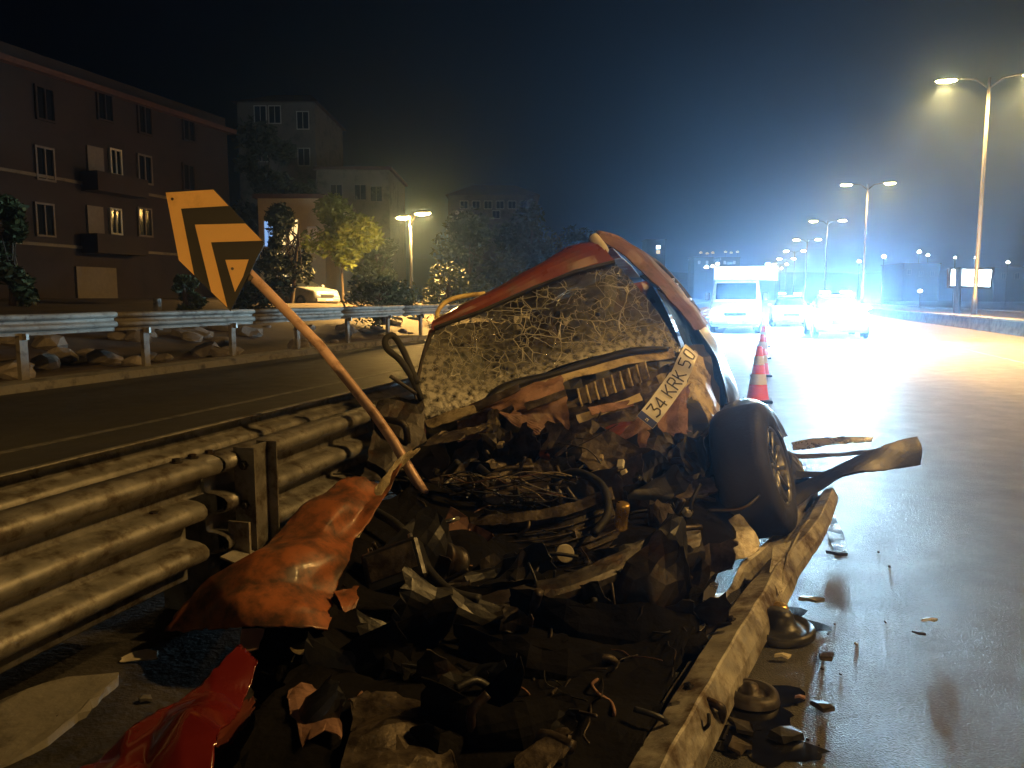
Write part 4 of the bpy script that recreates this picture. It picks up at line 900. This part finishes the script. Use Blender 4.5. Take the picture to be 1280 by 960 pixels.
for k, (px, py, s, m, lb) in enumerate([(1014, 747, .05, 'bright_metal', 'bright metal sliver lying on the asphalt past the bent guardrail'), (1162, 773, .03, 'bright_metal', 'small shining metal fragment alone on the asphalt'),
        (1034, 817, .045, 'dark_steel', 'dark jagged lump on the asphalt beside the wheel trim'), (978, 818, .03, 'pale_cloth', 'pale chip at the rim of the wheel trim'), (1048, 690, .045, 'rubber', 'black rubber scrap on the wet asphalt by the tyre'),
        (1030, 880, .04, 'dark_steel', 'dark metal strip on the asphalt beside the oil spill'), (930, 905, .05, 'dark_steel', 'twisted dark scrap in the oil spill'), (985, 915, .06, 'black_plastic', 'curled black plastic strip beyond the oil spill'),
        (1150, 790, .025, 'dark_steel', 'small dark crumb beside the shining fragment'), (1000, 870, .02, 'paint_primer', 'small reddish paint flake on the road edge'), (925, 930, .05, 'grimy_metal', 'grey bent bracket scrap in the oil spill'),
        (70, 900, .05, 'dark_steel', 'dark shard on the broken concrete slab'), (182, 872, .03, 'bright_metal', 'bright crumb on the dark median by the bumper cover')]):
    c = PG(px, py, 0.03); a = rd.uniform(0, 3.1); bm = bmesh.new()
    prism(bm, [c + Vector((s * r_ * math.cos(a + th), s * r_ * .6 * math.sin(a + th), 0.004 * math.sin(th * 2))) for r_, th in ((1.3, 0), (.6, .9), (.9, 1.9), (1.1, 3.0), (.5, 3.8), (.8, 5))], (0, 0, -s * .35))
    for v in bm.verts: v.co += noise.noise_vector(v.co * 30) * s * .25
    props(obj('fragment', bm, m), lb, 'debris')
for k in range(20):
    px = rd.uniform(890, 1120); py = rd.uniform(640, 955)
    if py < 1260 - 0.62 * px: continue
    c = PG(px, py, 0.004); s = rd.uniform(.004, .011); bm = bmesh.new()
    box(bm, c, (s, s * rd.uniform(.5, 1.4), s * .7), Matrix.Rotation(rd.random() * 3, 3, 'Z') @ Matrix.Rotation(rd.random(), 3, 'X'))
    props(obj('glass_crumb', bm, rd.choice(['bright_metal', 'dark_steel', 'dark_steel', 'rubber'])), 'tiny crumb of glass or metal strewn on the road edge', 'debris', 'crumbs strewn on the road')
# oil spills (thin sheets on the road edge)
def spill(px, py, rx, ry, z, seed, m='oil'):
    c = PG(px, py, z); bm = bmesh.new(); n = 40; pts = []
    for k in range(n):
        a = 2 * math.pi * k / n; r_ = 1 + .55 * noise.fractal(Vector((math.cos(a) * 1.6 + seed, math.sin(a) * 1.6, seed)), 1, 2, 5)
        pts.append(bm.verts.new(c + Vector((rx * r_ * math.cos(a), ry * r_ * math.sin(a), 0))))
    bm.faces.new(pts); props(obj('oil_spill', bm, m), kind='stuff')
spill(935, 875, .20, .16, .004, 3); spill(950, 930, .16, .10, .005, 8); spill(1040, 660, .05, .55, .004, 12); spill(960, 775, .22, .2, .0045, 15)

# ================================================================== CONES
def cone(loc, label):
    t = empty('traffic_cone', (0, 0, 0), label, 'traffic cone', 'traffic cones in a line before the vehicles')
    bm = bmesh.new(); box(bm, (0, 0, .02), (.38, .38, .04), bev=.01); obj('base', bm, 'rubber', t)
    bm = bmesh.new(); lathe(bm, [(.15, .04), (.14, .06), (.035, .74), (.025, .75), (0, .75)], Matrix.Identity(4), 20); b = obj('body', bm, 'cone_orange', t, True)
    for z0, z1 in ((.24, .38), (.50, .62)):
        r = lambda z: .14 + (z - .06) / .68 * (-.105) + .003
        bm = bmesh.new(); lathe(bm, [(r(z0), z0), (r(z1), z1)], Matrix.Identity(4), 20); obj('band', bm, 'cone_white', b, True)
    t.location = loc
for k, (px, py) in enumerate(((947, 502), (951, 470), (953, 448), (954, 433))):
    cone(PG(px, py, 0), ['first traffic cone of the line, closest to the wreck', 'second traffic cone from the wreck in the line', 'third traffic cone from the wreck in the line', 'last traffic cone of the line right before the van'][k])

# ================================================================== VEHICLES (facing the camera)
def hull(bm, secs):
    """secs: list of (y, half width bottom, half width mid, half width top, z0, zm, z1)"""
    rings = []
    for y_, wb, wm, wt, z0, zm, z1 in secs:
        rings.append([bm.verts.new((x, y_, z)) for x, z in ((-wb, z0), (-wm, (z0 + zm) / 2), (-wm, zm), (-wt, z1 - .03), (-wt * .9, z1), (wt * .9, z1), (wt, z1 - .03), (wm, zm), (wm, (z0 + zm) / 2), (wb, z0))])
    for a, b in zip(rings, rings[1:]):
        for k in range(10): bm.faces.new((a[k], a[(k + 1) % 10], b[(k + 1) % 10], b[k]))
    bm.faces.new(rings[0]); bm.faces.new(rings[-1][::-1])
def head_light(t, x, y, z, power, r=0.10):
    bm = bmesh.new(); M = Matrix.Translation((x, y, z)) @ align((0, -1, 0)).to_4x4()
    lathe(bm, [(r * 1.35, -.06), (r * 1.35, .0), (r * 1.1, .008)], M, 20); h = obj('headlight', bm, 'bright_metal', t, True)
    bm = bmesh.new(); lathe(bm, [(r, .004), (r * .7, .025), (0, .035)], M, 20); obj('lens', bm, 'headlight', h, True)
    if power:
        ld = bpy.data.lights.new('headlight_beam', 'SPOT'); ld.energy = power; ld.color = COOL; ld.spot_size = R(62); ld.spot_blend = 0.8; ld.shadow_soft_size = r
        o = bpy.data.objects.new('headlight_beam', ld); o.location = (x, y - 0.10, z); o.rotation_euler = (R(86.5), 0, math.pi); C.objects.link(o); o.parent = t
def wheel_v(t, x, y, r=.32, w=.2):
    e = bpy.data.objects.new('wheel', None); e.location = (x, y, r); link(e, t); e.matrix_parent_inverse = Matrix.Identity(4)
    M = align((1, 0, 0)).to_4x4()
    bm = bmesh.new(); lathe(bm, [(.6 * r, -w / 2), (.95 * r, -w / 2), (r, -w / 2 + .03), (r, w / 2 - .03), (.95 * r, w / 2), (.6 * r, w / 2)], M, 24); o = obj('tyre', bm, 'rubber', None, True); o.parent = e
    bm = bmesh.new(); lathe(bm, [(.6 * r, -w / 2 + .02), (.3 * r, -w / 2 + .03), (0, -w / 2 + .03)], M, 16); lathe(bm, [(.6 * r, w / 2 - .02), (.3 * r, w / 2 - .03), (0, w / 2 - .03)], M, 16); o = obj('rim', bm, 'alloy', None, True); o.parent = e
def part(t, name, m, c, s, rot=None, bev=0.0, smooth=False):
    bm = bmesh.new(); box(bm, c, s, rot, bev); return obj(name, bm, m, t, smooth)
def car(loc, label, paint, beacon, power, rz=0.0, hr=.10, group=None, extra_lamps=False):
    t = empty('parked_car', (0, 0, 0), label, 'car', group)
    bm = bmesh.new()
    hull(bm, [(0, .70, .78, .68, .30, .55, .72), (.12, .78, .86, .78, .22, .60, .84), (.9, .82, .89, .82, .20, .70, .98), (1.25, .82, .89, .82, .20, .72, 1.02), (3.4, .82, .89, .80, .20, .74, 1.02), (4.1, .80, .86, .76, .22, .72, 1.0), (4.3, .72, .8, .7, .3, .66, .92)]); obj('body', bm, paint, t, True)
    bm = bmesh.new(); hull(bm, [(1.15, .74, .76, .70, 1.0, 1.02, 1.06), (1.95, .76, .72, .58, 1.0, 1.1, 1.46), (3.1, .76, .72, .58, 1.0, 1.1, 1.47), (3.9, .72, .70, .62, .98, 1.0, 1.06)]); obj('cabin', bm, 'dark_glass', t, True)
    part(t, 'roof', paint, (0, 2.5, 1.475), (1.06, 1.25, .03), None, .012)
    part(t, 'grille', 'black_plastic', (0, -.005, .58), (.80, .05, .14), None, .01); part(t, 'bumper', paint, (0, -.03, .38), (1.5, .12, .16), None, .03)
    part(t, 'number_plate', 'plate_white', (0, -.10, .40), (.5, .015, .11))
    for s in (-1, 1):
        head_light(t, s * .60, .02, .66, power, hr)
        part(t, 'mirror', paint, (s * .98, 1.3, 1.05), (.18, .10, .13), None, .03)
        for yy in (.85, 3.4): wheel_v(t, s * .80, yy)
    if extra_lamps:   # added lamp row on a bar over the bumper, widens the glare
        bm = bmesh.new(); tube(bm, [(-.75, -.12, .88), (-.5, -.14, .92), (.5, -.14, .92), (.75, -.12, .88)], .025, 8); obj('added_lamp_bar', bm, 'dark_steel', t, True)
        for x in (-.54, -.18, .18, .54): head_light(t, x, -.17, 1.03, 220, .13)
    if beacon:
        b = part(t, 'light_bar', 'black_plastic', (0, 2.3, 1.52), (1.1, .26, .06), None, .015)
        for s in (-1, 1):
            c = part(t, 'beacon', 'blue_beacon', (s * .36, 2.3, 1.60), (.34, .22, .10), None, .03)
    t.location = loc; t.rotation_euler = (0, 0, rz)
    return t
def van(loc, label, rz=0.0):
    t = empty('service_van', (0, 0, 0), label, 'van')
    bm = bmesh.new()
    hull(bm, [(0, .84, .92, .82, .34, .62, .86), (.15, .90, .97, .90, .26, .70, .98), (.75, .92, .99, .92, .26, .80, 1.16), (.95, .92, .99, .90, .26, .85, 1.22), (1.75, .92, .99, .86, .26, 1.2, 2.05), (2.0, .92, .99, .88, .26, 1.3, 2.12), (5.2, .92, .99, .88, .26, 1.3, 2.12)]); obj('body', bm, 'white_paint', t, False)
    a = math.atan2(.83, .80)
    part(t, 'windscreen', 'dark_glass', (0, 1.30, 1.66), (1.56, .02, .92), Matrix.Rotation(-(math.pi / 2 - a), 3, 'X'), .008)
    part(t, 'sign_box', 'sign_lit', (0.35, 2.0, 2.42), (2.5, .4, .52), None, .02)
    part(t, 'sign_frame', 'grey_paint', (0.35, 2.05, 2.135), (2.56, .44, .05), None, .01)
    part(t, 'bumper', 'grey_paint', (0, -.02, .45), (1.8, .16, .22), None, .04); part(t, 'grille', 'black_plastic', (0, -.01, .76), (.9, .06, .14), None, .02)
    part(t, 'number_plate', 'plate_white', (0, -.11, .46), (.52, .015, .11))
    for s in (-1, 1):
        head_light(t, s * .74, .0, .80, 250, .13)
        part(t, 'mirror', 'black_plastic', (s * 1.12, 1.2, 1.45), (.2, .10, .32), None, .03)
        for yy in (.9, 4.2): wheel_v(t, s * .86, yy, .35, .22)
    part(t, 'beacon', 'blue_beacon', (1.2, 1.95, 2.74), (.2, .2, .12), None, .03)
    t.location = loc; t.rotation_euler = (0, 0, rz)
g_ = PG(918, 417, 0); van(g_, 'white service van with a lit box sign on its roof and headlights on', R(0))
g_ = PG(989, 409, 0); car(g_, 'police car with blue light bar behind the van and the glaring car', 'white_paint', True, 250, R(0), .13)
g_ = PG(1054, 424, 0); car(g_, 'parked car with blinding headlights facing the wreck in the open lane', 'grey_paint', True, 550, R(2), .15, extra_lamps=True)

def shade_truck(loc):  # added blocker, stands unseen behind the camera and shades the foreground
    t = empty('shade_truck', (0, 0, 0), 'tall red truck added unseen behind the camera to shade the foreground', 'truck')
    bm = bmesh.new(); prism(bm, [(-1.25, 0, .45), (-1.25, .0, 1.35), (-1.25, -.25, 2.75), (-1.25, -2.0, 2.85), (-1.25, -2.0, .45)], (2.5, 0, 0)); obj('cab', bm, 'bumper_red', t)
    part(t, 'windscreen', 'dark_glass', (0, -.06, 2.02), (2.2, .03, 1.05), Matrix.Rotation(.178, 3, 'X'), .01)
    part(t, 'body', 'bumper_red', (0, -5.0, 1.85), (2.5, 5.9, 2.6), None, .05); part(t, 'chassis', 'dark_steel', (0, -4, .50), (1.1, 7.6, .25))
    part(t, 'bumper', 'white_paint', (0, .08, .62), (2.5, .25, .35), None, .05); part(t, 'grille', 'black_plastic', (0, .02, 1.1), (1.6, .06, .4), None, .02)
    for s in (-1, 1):
        part(t, 'mirror', 'black_plastic', (s * 1.42, .05, 2.0), (.24, .12, .5), None, .03); part(t, 'headlight', 'bright_metal', (s * .95, .03, 1.05), (.3, .06, .24), None, .03)
        for yy in (-.9, -5.0, -6.2): wheel_v(t, s * 1.05, yy, .5, .3)
        for k in range(4): part(t, 'locker_door', 'grey_paint', (s * 1.262, -2.9 - k * 1.4, 1.7), (.03, 1.25, 1.7), None, .01)
    part(t, 'beacon', 'black_plastic', (0, -1.0, 2.93), (1.7, .35, .16), None, .04)
    t.location = loc
shade_truck((0.45, -1.5, 0))

# ================================================================== BILLBOARD
b0 = P(1197, 378, 60.0); b0.z = 0
t = empty('billboard', b0, 'bright white lit billboard on a dark post beyond the divider wall', 'billboard')
def BP(px, py, d=60.0): return P(px, py, d)
bm = bmesh.new(); tube(bm, [Vector((b0.x, b0.y, 0)), BP(1197.5, 335, 60)], 0.26, 10); obj('post', bm, 'dark_steel', t)
bm = bmesh.new(); prism(bm, [BP(1186.5, 335), BP(1241.5, 335.5), BP(1239, 360.5), BP(1186, 359.5)], fwd * 0.3); obj('case', bm, 'dark_steel', t)
for poly in ([(1189.5, 336.8), (1199, 336.8), (1197, 357), (1187.8, 357)], [(1203, 336.5), (1239.5, 337.5), (1237, 358.5), (1202, 357)]):
    bm = bmesh.new(); prism(bm, [BP(*a) - fwd * .03 for a in poly], fwd * 0.02); sc_ = obj('screen', bm, 'screen', t)
for k, (px, py, w, h, m) in enumerate(((1205.5, 349.5, 2.0, 4.0, 'brass'), (1211.5, 349, 2.5, 1.6, 'pale_cloth'), (1207, 355, 1.6, 1.6, 'ink'), (1212, 355, 1.6, 1.6, 'ink'), (1216.5, 355.5, 2.2, 2.6, 'ink'))):
    bm = bmesh.new(); prism(bm, [BP(px - w / 2, py - h / 2) - fwd * .06, BP(px + w / 2, py - h / 2) - fwd * .06, BP(px + w / 2, py + h / 2) - fwd * .06, BP(px - w / 2, py + h / 2) - fwd * .06], fwd * .02); obj('print_mark', bm, m, sc_)

# ================================================================== BUILDINGS
def window(parent, y, z, X, w=1.1, h=1.35, pane='dark_glass', frame='frame_white', nrm=1):
    """window on a facade facing +X"""
    bm = bmesh.new(); f = 0.09
    for c, s in (((X, y, z + h / 2 - f / 2), (.14, w, f)), ((X, y, z - h / 2 + f / 2), (.14, w, f)), ((X, y - w / 2 + f / 2, z), (.13, f, h - 2 * f)), ((X, y + w / 2 - f / 2, z), (.13, f, h - 2 * f)), ((X, y, z), (.12, .06, h - 2 * f))): box(bm, c, s)
    fr = obj('window', bm, frame, parent)
    bm = bmesh.new(); box(bm, (X - .02, y, z), (.02, w - 2 * f, h - 2 * f)); obj('pane', bm, pane, fr)
    return fr
BX = -30.0
t = empty('apartment_block', (BX - 6, 30, 1.0), 'long dark apartment block with balconies and two pale shutters behind the guardrail', 'building')
part(t, 'wall', 'wall_dark', (BX - 6, 29.5, 5.85), (12, 22, 10.7))
part(t, 'roof', 'roof_tile', (BX - 6, 29.5, 11.3), (12.8, 22.8, .25)); part(t, 'parapet', 'wall_dark', (BX - .2, 29.5, 11.75), (.25, 22, .6))
part(t, 'string_course', 'wall_pale', (BX + .03, 29.5, 6.75), (.12, 21.9, .14)); part(t, 'string_course', 'wall_pale', (BX + .03, 29.5, 3.75), (.12, 21.9, .14))
for px, py, kind in ((55, 130, 0), (130, 132, 0), (180, 150, 0), (55, 205, 1), (180, 212, 1), (235, 160, 0), (235, 222, 0), (55, 275, 1), (180, 278, 1), (235, 285, 0)):
    q = PX(px, py, BX); window(t, q.y, q.z, BX + .05, 1.0, 1.5, 'dark_glass', 'wall_dark' if kind == 0 else 'curtain')
for py in (203, 277):
    q = PX(143, py, BX); window(t, q.y, q.z, BX + .08, .75, 1.3, 'dark_glass', 'frame_white'); q2 = PX(118, py, BX)
    part(t, 'shutter', 'curtain', (BX + .06, q2.y, q2.z), (.10, .95, 1.45))
    part(t, 'balcony', 'wall_dark', (BX + .5, (q.y + q2.y) / 2 + .1, q.z - 1.2), (1.0, 3.2, .9))
q = PX(120, 355, BX); part(t, 'door', 'curtain', (BX + .06, q.y, q.z - .3), (.1, 2.4, 2.2))

def block(name, label, px0, px1, pytop, d, m, depth=10, wins=(), roof='roof_tile', pane='dark_glass', frame='curtain', ww=1.1, hh=1.3, hip=0):
    """building whose front faces the camera's side of the street, set by its two top corners at depth d"""
    a = P(px0, pytop, d); b = P(px1, pytop, d); w = (b - a).length; c = (a + b) / 2; z1 = c.z
    t = empty(name, (c.x, c.y, 0.5), label, 'building'); ang = math.atan2(b.y - a.y, b.x - a.x)
    t.rotation_euler = (0, 0, ang); bpy.context.view_layer.update()
    def pt(nm, mm, cc, ss, par=None):
        bm = bmesh.new(); box(bm, cc, ss); o = obj(nm, bm, mm); o.parent = par or t; return o
    H = z1 - 0.5
    pt('wall', m, (0, depth / 2, H / 2), (w, depth, H))
    if hip:
        bm = bmesh.new(); e = .4
        v = [bm.verts.new(x) for x in ((-w / 2 - e, -e, H + .002), (w / 2 + e, -e, H + .002), (w / 2 + e, depth + e, H + .002), (-w / 2 - e, depth + e, H + .002), (-w / 4, depth / 2, H + hip), (w / 4, depth / 2, H + hip))]
        for f_ in ((0, 1, 5, 4), (1, 2, 5), (2, 3, 4, 5), (3, 0, 4), (3, 2, 1, 0)): bm.faces.new([v[i] for i in f_])
        o = obj('roof', bm, roof); o.parent = t
    else:
        pt('roof', roof, (0, depth / 2, H + .12), (w + .5, depth + .5, .24))
    for px, py, pn_ in wins:
        q = P(px, py, d); x = (q - c).dot((b - a).normalized()); z = q.z - 0.5
        bm = bmesh.new(); f = .08
        for cc, ss in (((x, -.04, z + hh / 2), (ww, .1, f)), ((x, -.04, z - hh / 2), (ww, .12, f)), ((x - ww / 2 + f / 2, -.04, z), (f, .09, hh - f)), ((x + ww / 2 - f / 2, -.04, z), (f, .09, hh - f)), ((x, -.04, z), (.05, .08, hh - f))): box(bm, cc, ss)
        fr = obj('window', bm, frame); fr.parent = t
        pt('pane', pn_, (x, -.012, z), (ww - f, .02, hh - f), fr)
    return t
block('tower_house', 'tall pale house with a glazed top room rising behind the dark block', 296, 393, 128, 72, 'wall_pale', 12,
      [(322, 118, 'dark_glass')][:0] + [(325, 143, 'dark_glass'), (343, 143, 'dark_glass'), (378, 150, 'dark_glass'), (325, 190, 'dark_glass'), (378, 195, 'dark_glass')], hip=2.2, ww=1.2, hh=1.6, frame='frame_white')
block('yellow_house', 'low house front lit warm yellow behind the dark tree', 322, 405, 248, 47, 'wall_yellow', 8,
      [(350, 290, 'lit_window'), (366, 290, 'lit_window'), (335, 292, 'lit_blue'), (390, 300, 'lit_window_dim'), (350, 330, 'lit_window'), (372, 330, 'lit_window_dim')], ww=.7, hh=1.6, frame='frame_white')
block('plain_house', 'plain dim house next to the tower house behind the lit tree', 396, 486, 212, 66, 'wall_pale', 10, [(420, 240, 'dark_glass'), (450, 240, 'dark_glass'), (470, 242, 'dark_glass')])
block('hilltop_block', 'far wide apartment block with hipped roof above the dark trees', 560, 672, 244, 120, 'wall_pale', 14,
      [(580 + 15 * k, 256, 'dark_glass') for k in range(6)] + [(574, 268, 'lit_window_dim'), (620, 268, 'dark_glass'), (650, 266, 'dark_glass')], hip=2.5, ww=1.3, hh=1.2, frame='frame_white')
block('far_tower', 'far dark slim tower with one bright window beyond the wreck roof', 808, 832, 300, 260, 'wall_dark', 8, [(823, 309, 'screen'), (823, 315, 'lit_window')], ww=1.4, hh=1.2)
block('far_building', 'far low dark building with two dim windows behind the van', 868, 892, 322, 300, 'wall_dark', 10, [(874, 328, 'lit_window_dim'), (884, 328, 'lit_window_dim')])
block('far_building', 'far low dark building with two dim windows next to the row of far lamps', 900, 925, 322, 320, 'wall_dark', 10, [(906, 328, 'lit_window_dim'), (918, 328, 'lit_window_dim')])
block('far_building', 'far wide dark building between the lamp row and the billboard', 1130, 1175, 330, 200, 'wall_dark', 12, [(1137, 340, 'dark_glass'), (1152, 342, 'dark_glass'), (1166, 342, 'dark_glass')])
block('far_building', 'far wide dark building past the billboard, away from the lamp row', 1244, 1300, 335, 170, 'wall_dark', 12, [(1255, 345, 'dark_glass'), (1272, 345, 'dark_glass')])
# distant lamps on posts
for px, py, d, s in ((1074, 327, 150, .35), (1105, 321, 130, .35), (1149, 315, 180, .4), (1160, 319, 190, .35), (1260, 328, 120, .25), (1150, 364, 90, .22), (876, 316, 300, .7), (884, 317, 300, .7), (891, 316, 300, .7), (907, 315, 320, .7), (914, 316, 320, .7), (922, 315, 320, .7), (883, 334, 210, .5), (891, 333, 210, .4), (897, 330, 210, .5), (1194, 322, 110, .15), (1219, 322, 120, .12)):
    q = P(px, py, d); t = empty('far_lamp', (q.x, q.y, 0), 'small far lamp on a thin post near the horizon', 'street lamp', 'far lamps near the horizon')
    bm = bmesh.new(); tube(bm, [(q.x, q.y, -.05), (q.x, q.y, q.z * .6), (q.x, q.y, q.z)], .05, 6); obj('pole', bm, 'pole_steel', t)
    bm = bmesh.new(); lathe(bm, [(0, .8 * s), (.6 * s, .55 * s), (s, 0), (.8 * s, -.3 * s), (0, -.45 * s)], Matrix.Translation(q), 10); obj('lens', bm, 'lens_white' if d < 250 else 'lit_window', t, True)

# ================================================================== TREES
def tree(label, base, top, rx, leaves, m, seed, trunk_r=.12, clumps=14, leaf=.16, z0f=.35, name='tree', cat='tree', group=None, rz=None):
    rd = random.Random(seed); H = top - base.z
    t = empty(name, base, label, cat, group)
    bm = bmesh.new(); bend = Vector((rd.uniform(-.4, .4), rd.uniform(-.4, .4), 0))
    cl = []
    for k in range(clumps):
        a = rd.uniform(0, 6.28); h = base.z + H * rd.uniform(z0f, .95); env = math.sin(math.pi * min(1, max(.12, (h - base.z - H * z0f) / (H * (1 - z0f)) * .85 + .12)))
        r_ = rx * env * rd.uniform(.25, .85); cl.append((Vector((base.x + r_ * math.cos(a), base.y + r_ * math.sin(a), h)), rx * rd.uniform(.22, .42)))
    tp = [base - Vector((0, 0, .3)), base + Vector((0, 0, H * .3)) + bend * .5, base + Vector((0, 0, H * .85)) + bend]
    tube(bm, [interp(tp, i / 8) for i in range(9)], [trunk_r * (1 - .09 * i) for i in range(9)], 8)
    for c, s in cl:
        st = interp(tp, rd.uniform(.45, .9)); mid = st.lerp(c, .5) + Vector((0, 0, -.1 * H * rd.random() * .3))
        tube(bm, [st, mid, c], [trunk_r * .35, trunk_r * .2, trunk_r * .08], 5)
    obj('trunk', bm, 'bark', t)
    verts = []; faces = []
    for k in range(leaves):
        c, s = cl[rd.randrange(len(cl))]
        d = Vector((rd.gauss(0, 1), rd.gauss(0, 1), rd.gauss(0, .8))); d = d.normalized() * s * rd.random() ** .45
        p = c + d; a = Vector((rd.uniform(-1, 1), rd.uniform(-1, 1), rd.uniform(-.7, .7))).normalized(); b = a.cross(Vector((rd.uniform(-1, 1), rd.uniform(-1, 1), rd.uniform(-1, 1)))).normalized()
        q = leaf * rd.uniform(.5, 1.2); n0 = len(verts)
        verts += [p - a * q, p + b * q * .35, p + a * q, p - b * q * .35]; faces.append((n0, n0 + 1, n0 + 2, n0 + 3))
    me = bpy.data.meshes.new('crown'); me.from_pydata([tuple(v) for v in verts], [], faces); me.materials.append(MATS[m]); link(bpy.data.objects.new('crown', me), t)
    return t
def tree_px(label, px, pybase, pytop, d, rx_px, leaves, m, seed, **kw):
    b = P(px, pybase, d); tp = P(px, pytop, d); tree(label, b, tp.z, rx_px / FPX * d, leaves, m, seed, **kw)
tree_px('slender tree lit bright yellow by the street lamp', 430, 388, 232, 42, 54, 5200, 'leaf_lamplit', 1, leaf=.20, z0f=.42, clumps=16, trunk_r=.1)
tree_px('dark bushy tree standing before the yellow lit house', 362, 386, 262, 34, 42, 3200, 'leaf_dark', 2, leaf=.17, z0f=.3, clumps=16)
tree_px('tall dark tree under the tower house', 345, 380, 160, 52, 62, 4200, 'leaf_dark', 3, leaf=.30, z0f=.3)
tree_px('dim tree between the lit tree and the verge lamp', 478, 386, 300, 46, 34, 2600, 'leaf_mid', 4, leaf=.2)
tree_px('dark rounded tree just past the glaring verge lamp', 585, 388, 275, 52, 62, 4200, 'leaf_dark', 5, leaf=.26, z0f=.15)
tree_px('large dark tree behind the wreck roof under the hilltop block', 660, 388, 262, 60, 66, 4200, 'leaf_dark', 6, leaf=.30, z0f=.1)
tree_px('dark tree ending the tree row beyond the large tree', 735, 388, 280, 75, 55, 3600, 'leaf_dark', 7, leaf=.34, z0f=.1)
tree_px('leafy tree against the near end of the long dark block', 15, 392, 250, 22, 40, 2200, 'leaf_mid', 8, leaf=.16, z0f=.1)
tree_px('low bush under the chevron sign behind the guardrail', 235, 396, 345, 22, 26, 1400, 'leaf_mid', 9, leaf=.12, z0f=.05, name='bush', cat='bush')
tree_px('low dark bush between chevron sign and lit tree trunk', 330, 398, 350, 26, 40, 1700, 'leaf_dark', 10, leaf=.12, z0f=.05, name='bush', cat='bush')
tree_px('low dark bush between lit tree trunk and the wreck', 480, 396, 340, 28, 55, 2200, 'leaf_mid', 11, leaf=.13, z0f=.05, name='bush', cat='bush')
tree_px('low bush behind the guardrail right beside the wreck roof', 560, 394, 335, 34, 46, 2000, 'leaf_mid', 12, leaf=.14, z0f=.05, name='bush', cat='bush')
# stones and litter behind the far rail
rd = random.Random(17)
for k in range(46):
    px = rd.uniform(-30, 520); q = PX(px, 400, rd.uniform(-14.5, -11.2)); s = rd.uniform(.10, .34)
    bm = bmesh.new(); bmesh.ops.create_icosphere(bm, subdivisions=2, radius=s)
    for v in bm.verts: v.co = Vector((v.co.x * 1.3, v.co.y * 1.1, v.co.z * .65)) + noise.noise_vector(v.co * 4 + Vector((k, 0, 0))) * s * .45
    zz = 0.10 + min(1, max(0, (-10.8 - q.x - 1.0) / 6))
    bmesh.ops.translate(bm, verts=bm.verts, vec=(q.x, q.y, zz + s * .2)); props(obj('stone', bm, 'stone'), 'rough rubble stone on the verge behind the far guardrail', 'stone', 'stones on the verge')
for px, py, d, lb in ((197, 385, 20, 'short concrete marker post on the verge below the dark block'),):
    q = P(px, py, d); bm = bmesh.new(); box(bm, (q.x, q.y, q.z - .3), (.16, .16, 1.1), None, .02); props(obj('marker_post', bm, 'concrete'), lb, 'post')
# parked car glinting behind the bushes (roof and lamps only just visible)
g_ = P(410, 385, 36); c_ = car((g_.x, g_.y, 0.9), 'parked car half hidden behind the guardrail below the lit tree', 'grey_paint', False, 0, R(75), .001)

# ================================================================== HAZE
bm = bmesh.new(); box(bm, (50, 440, 30), (1300, 1100, 64))
hz = obj('haze', bm, 'stone'); hz.data.materials.clear()
m = bpy.data.materials.new('haze'); m.use_nodes = True; n = m.node_tree.nodes; n.remove(n['Principled BSDF'])
pv = n.new('ShaderNodeVolumePrincipled'); pv.inputs['Color'].default_value = (0.42, 0.64, 1.0, 1); pv.inputs['Density'].default_value = 0.0020; pv.inputs['Anisotropy'].default_value = 0.86
m.node_tree.links.new(pv.outputs[0], n['Material Output'].inputs['Volume']); hz.data.materials.append(m); props(hz, kind='stuff')
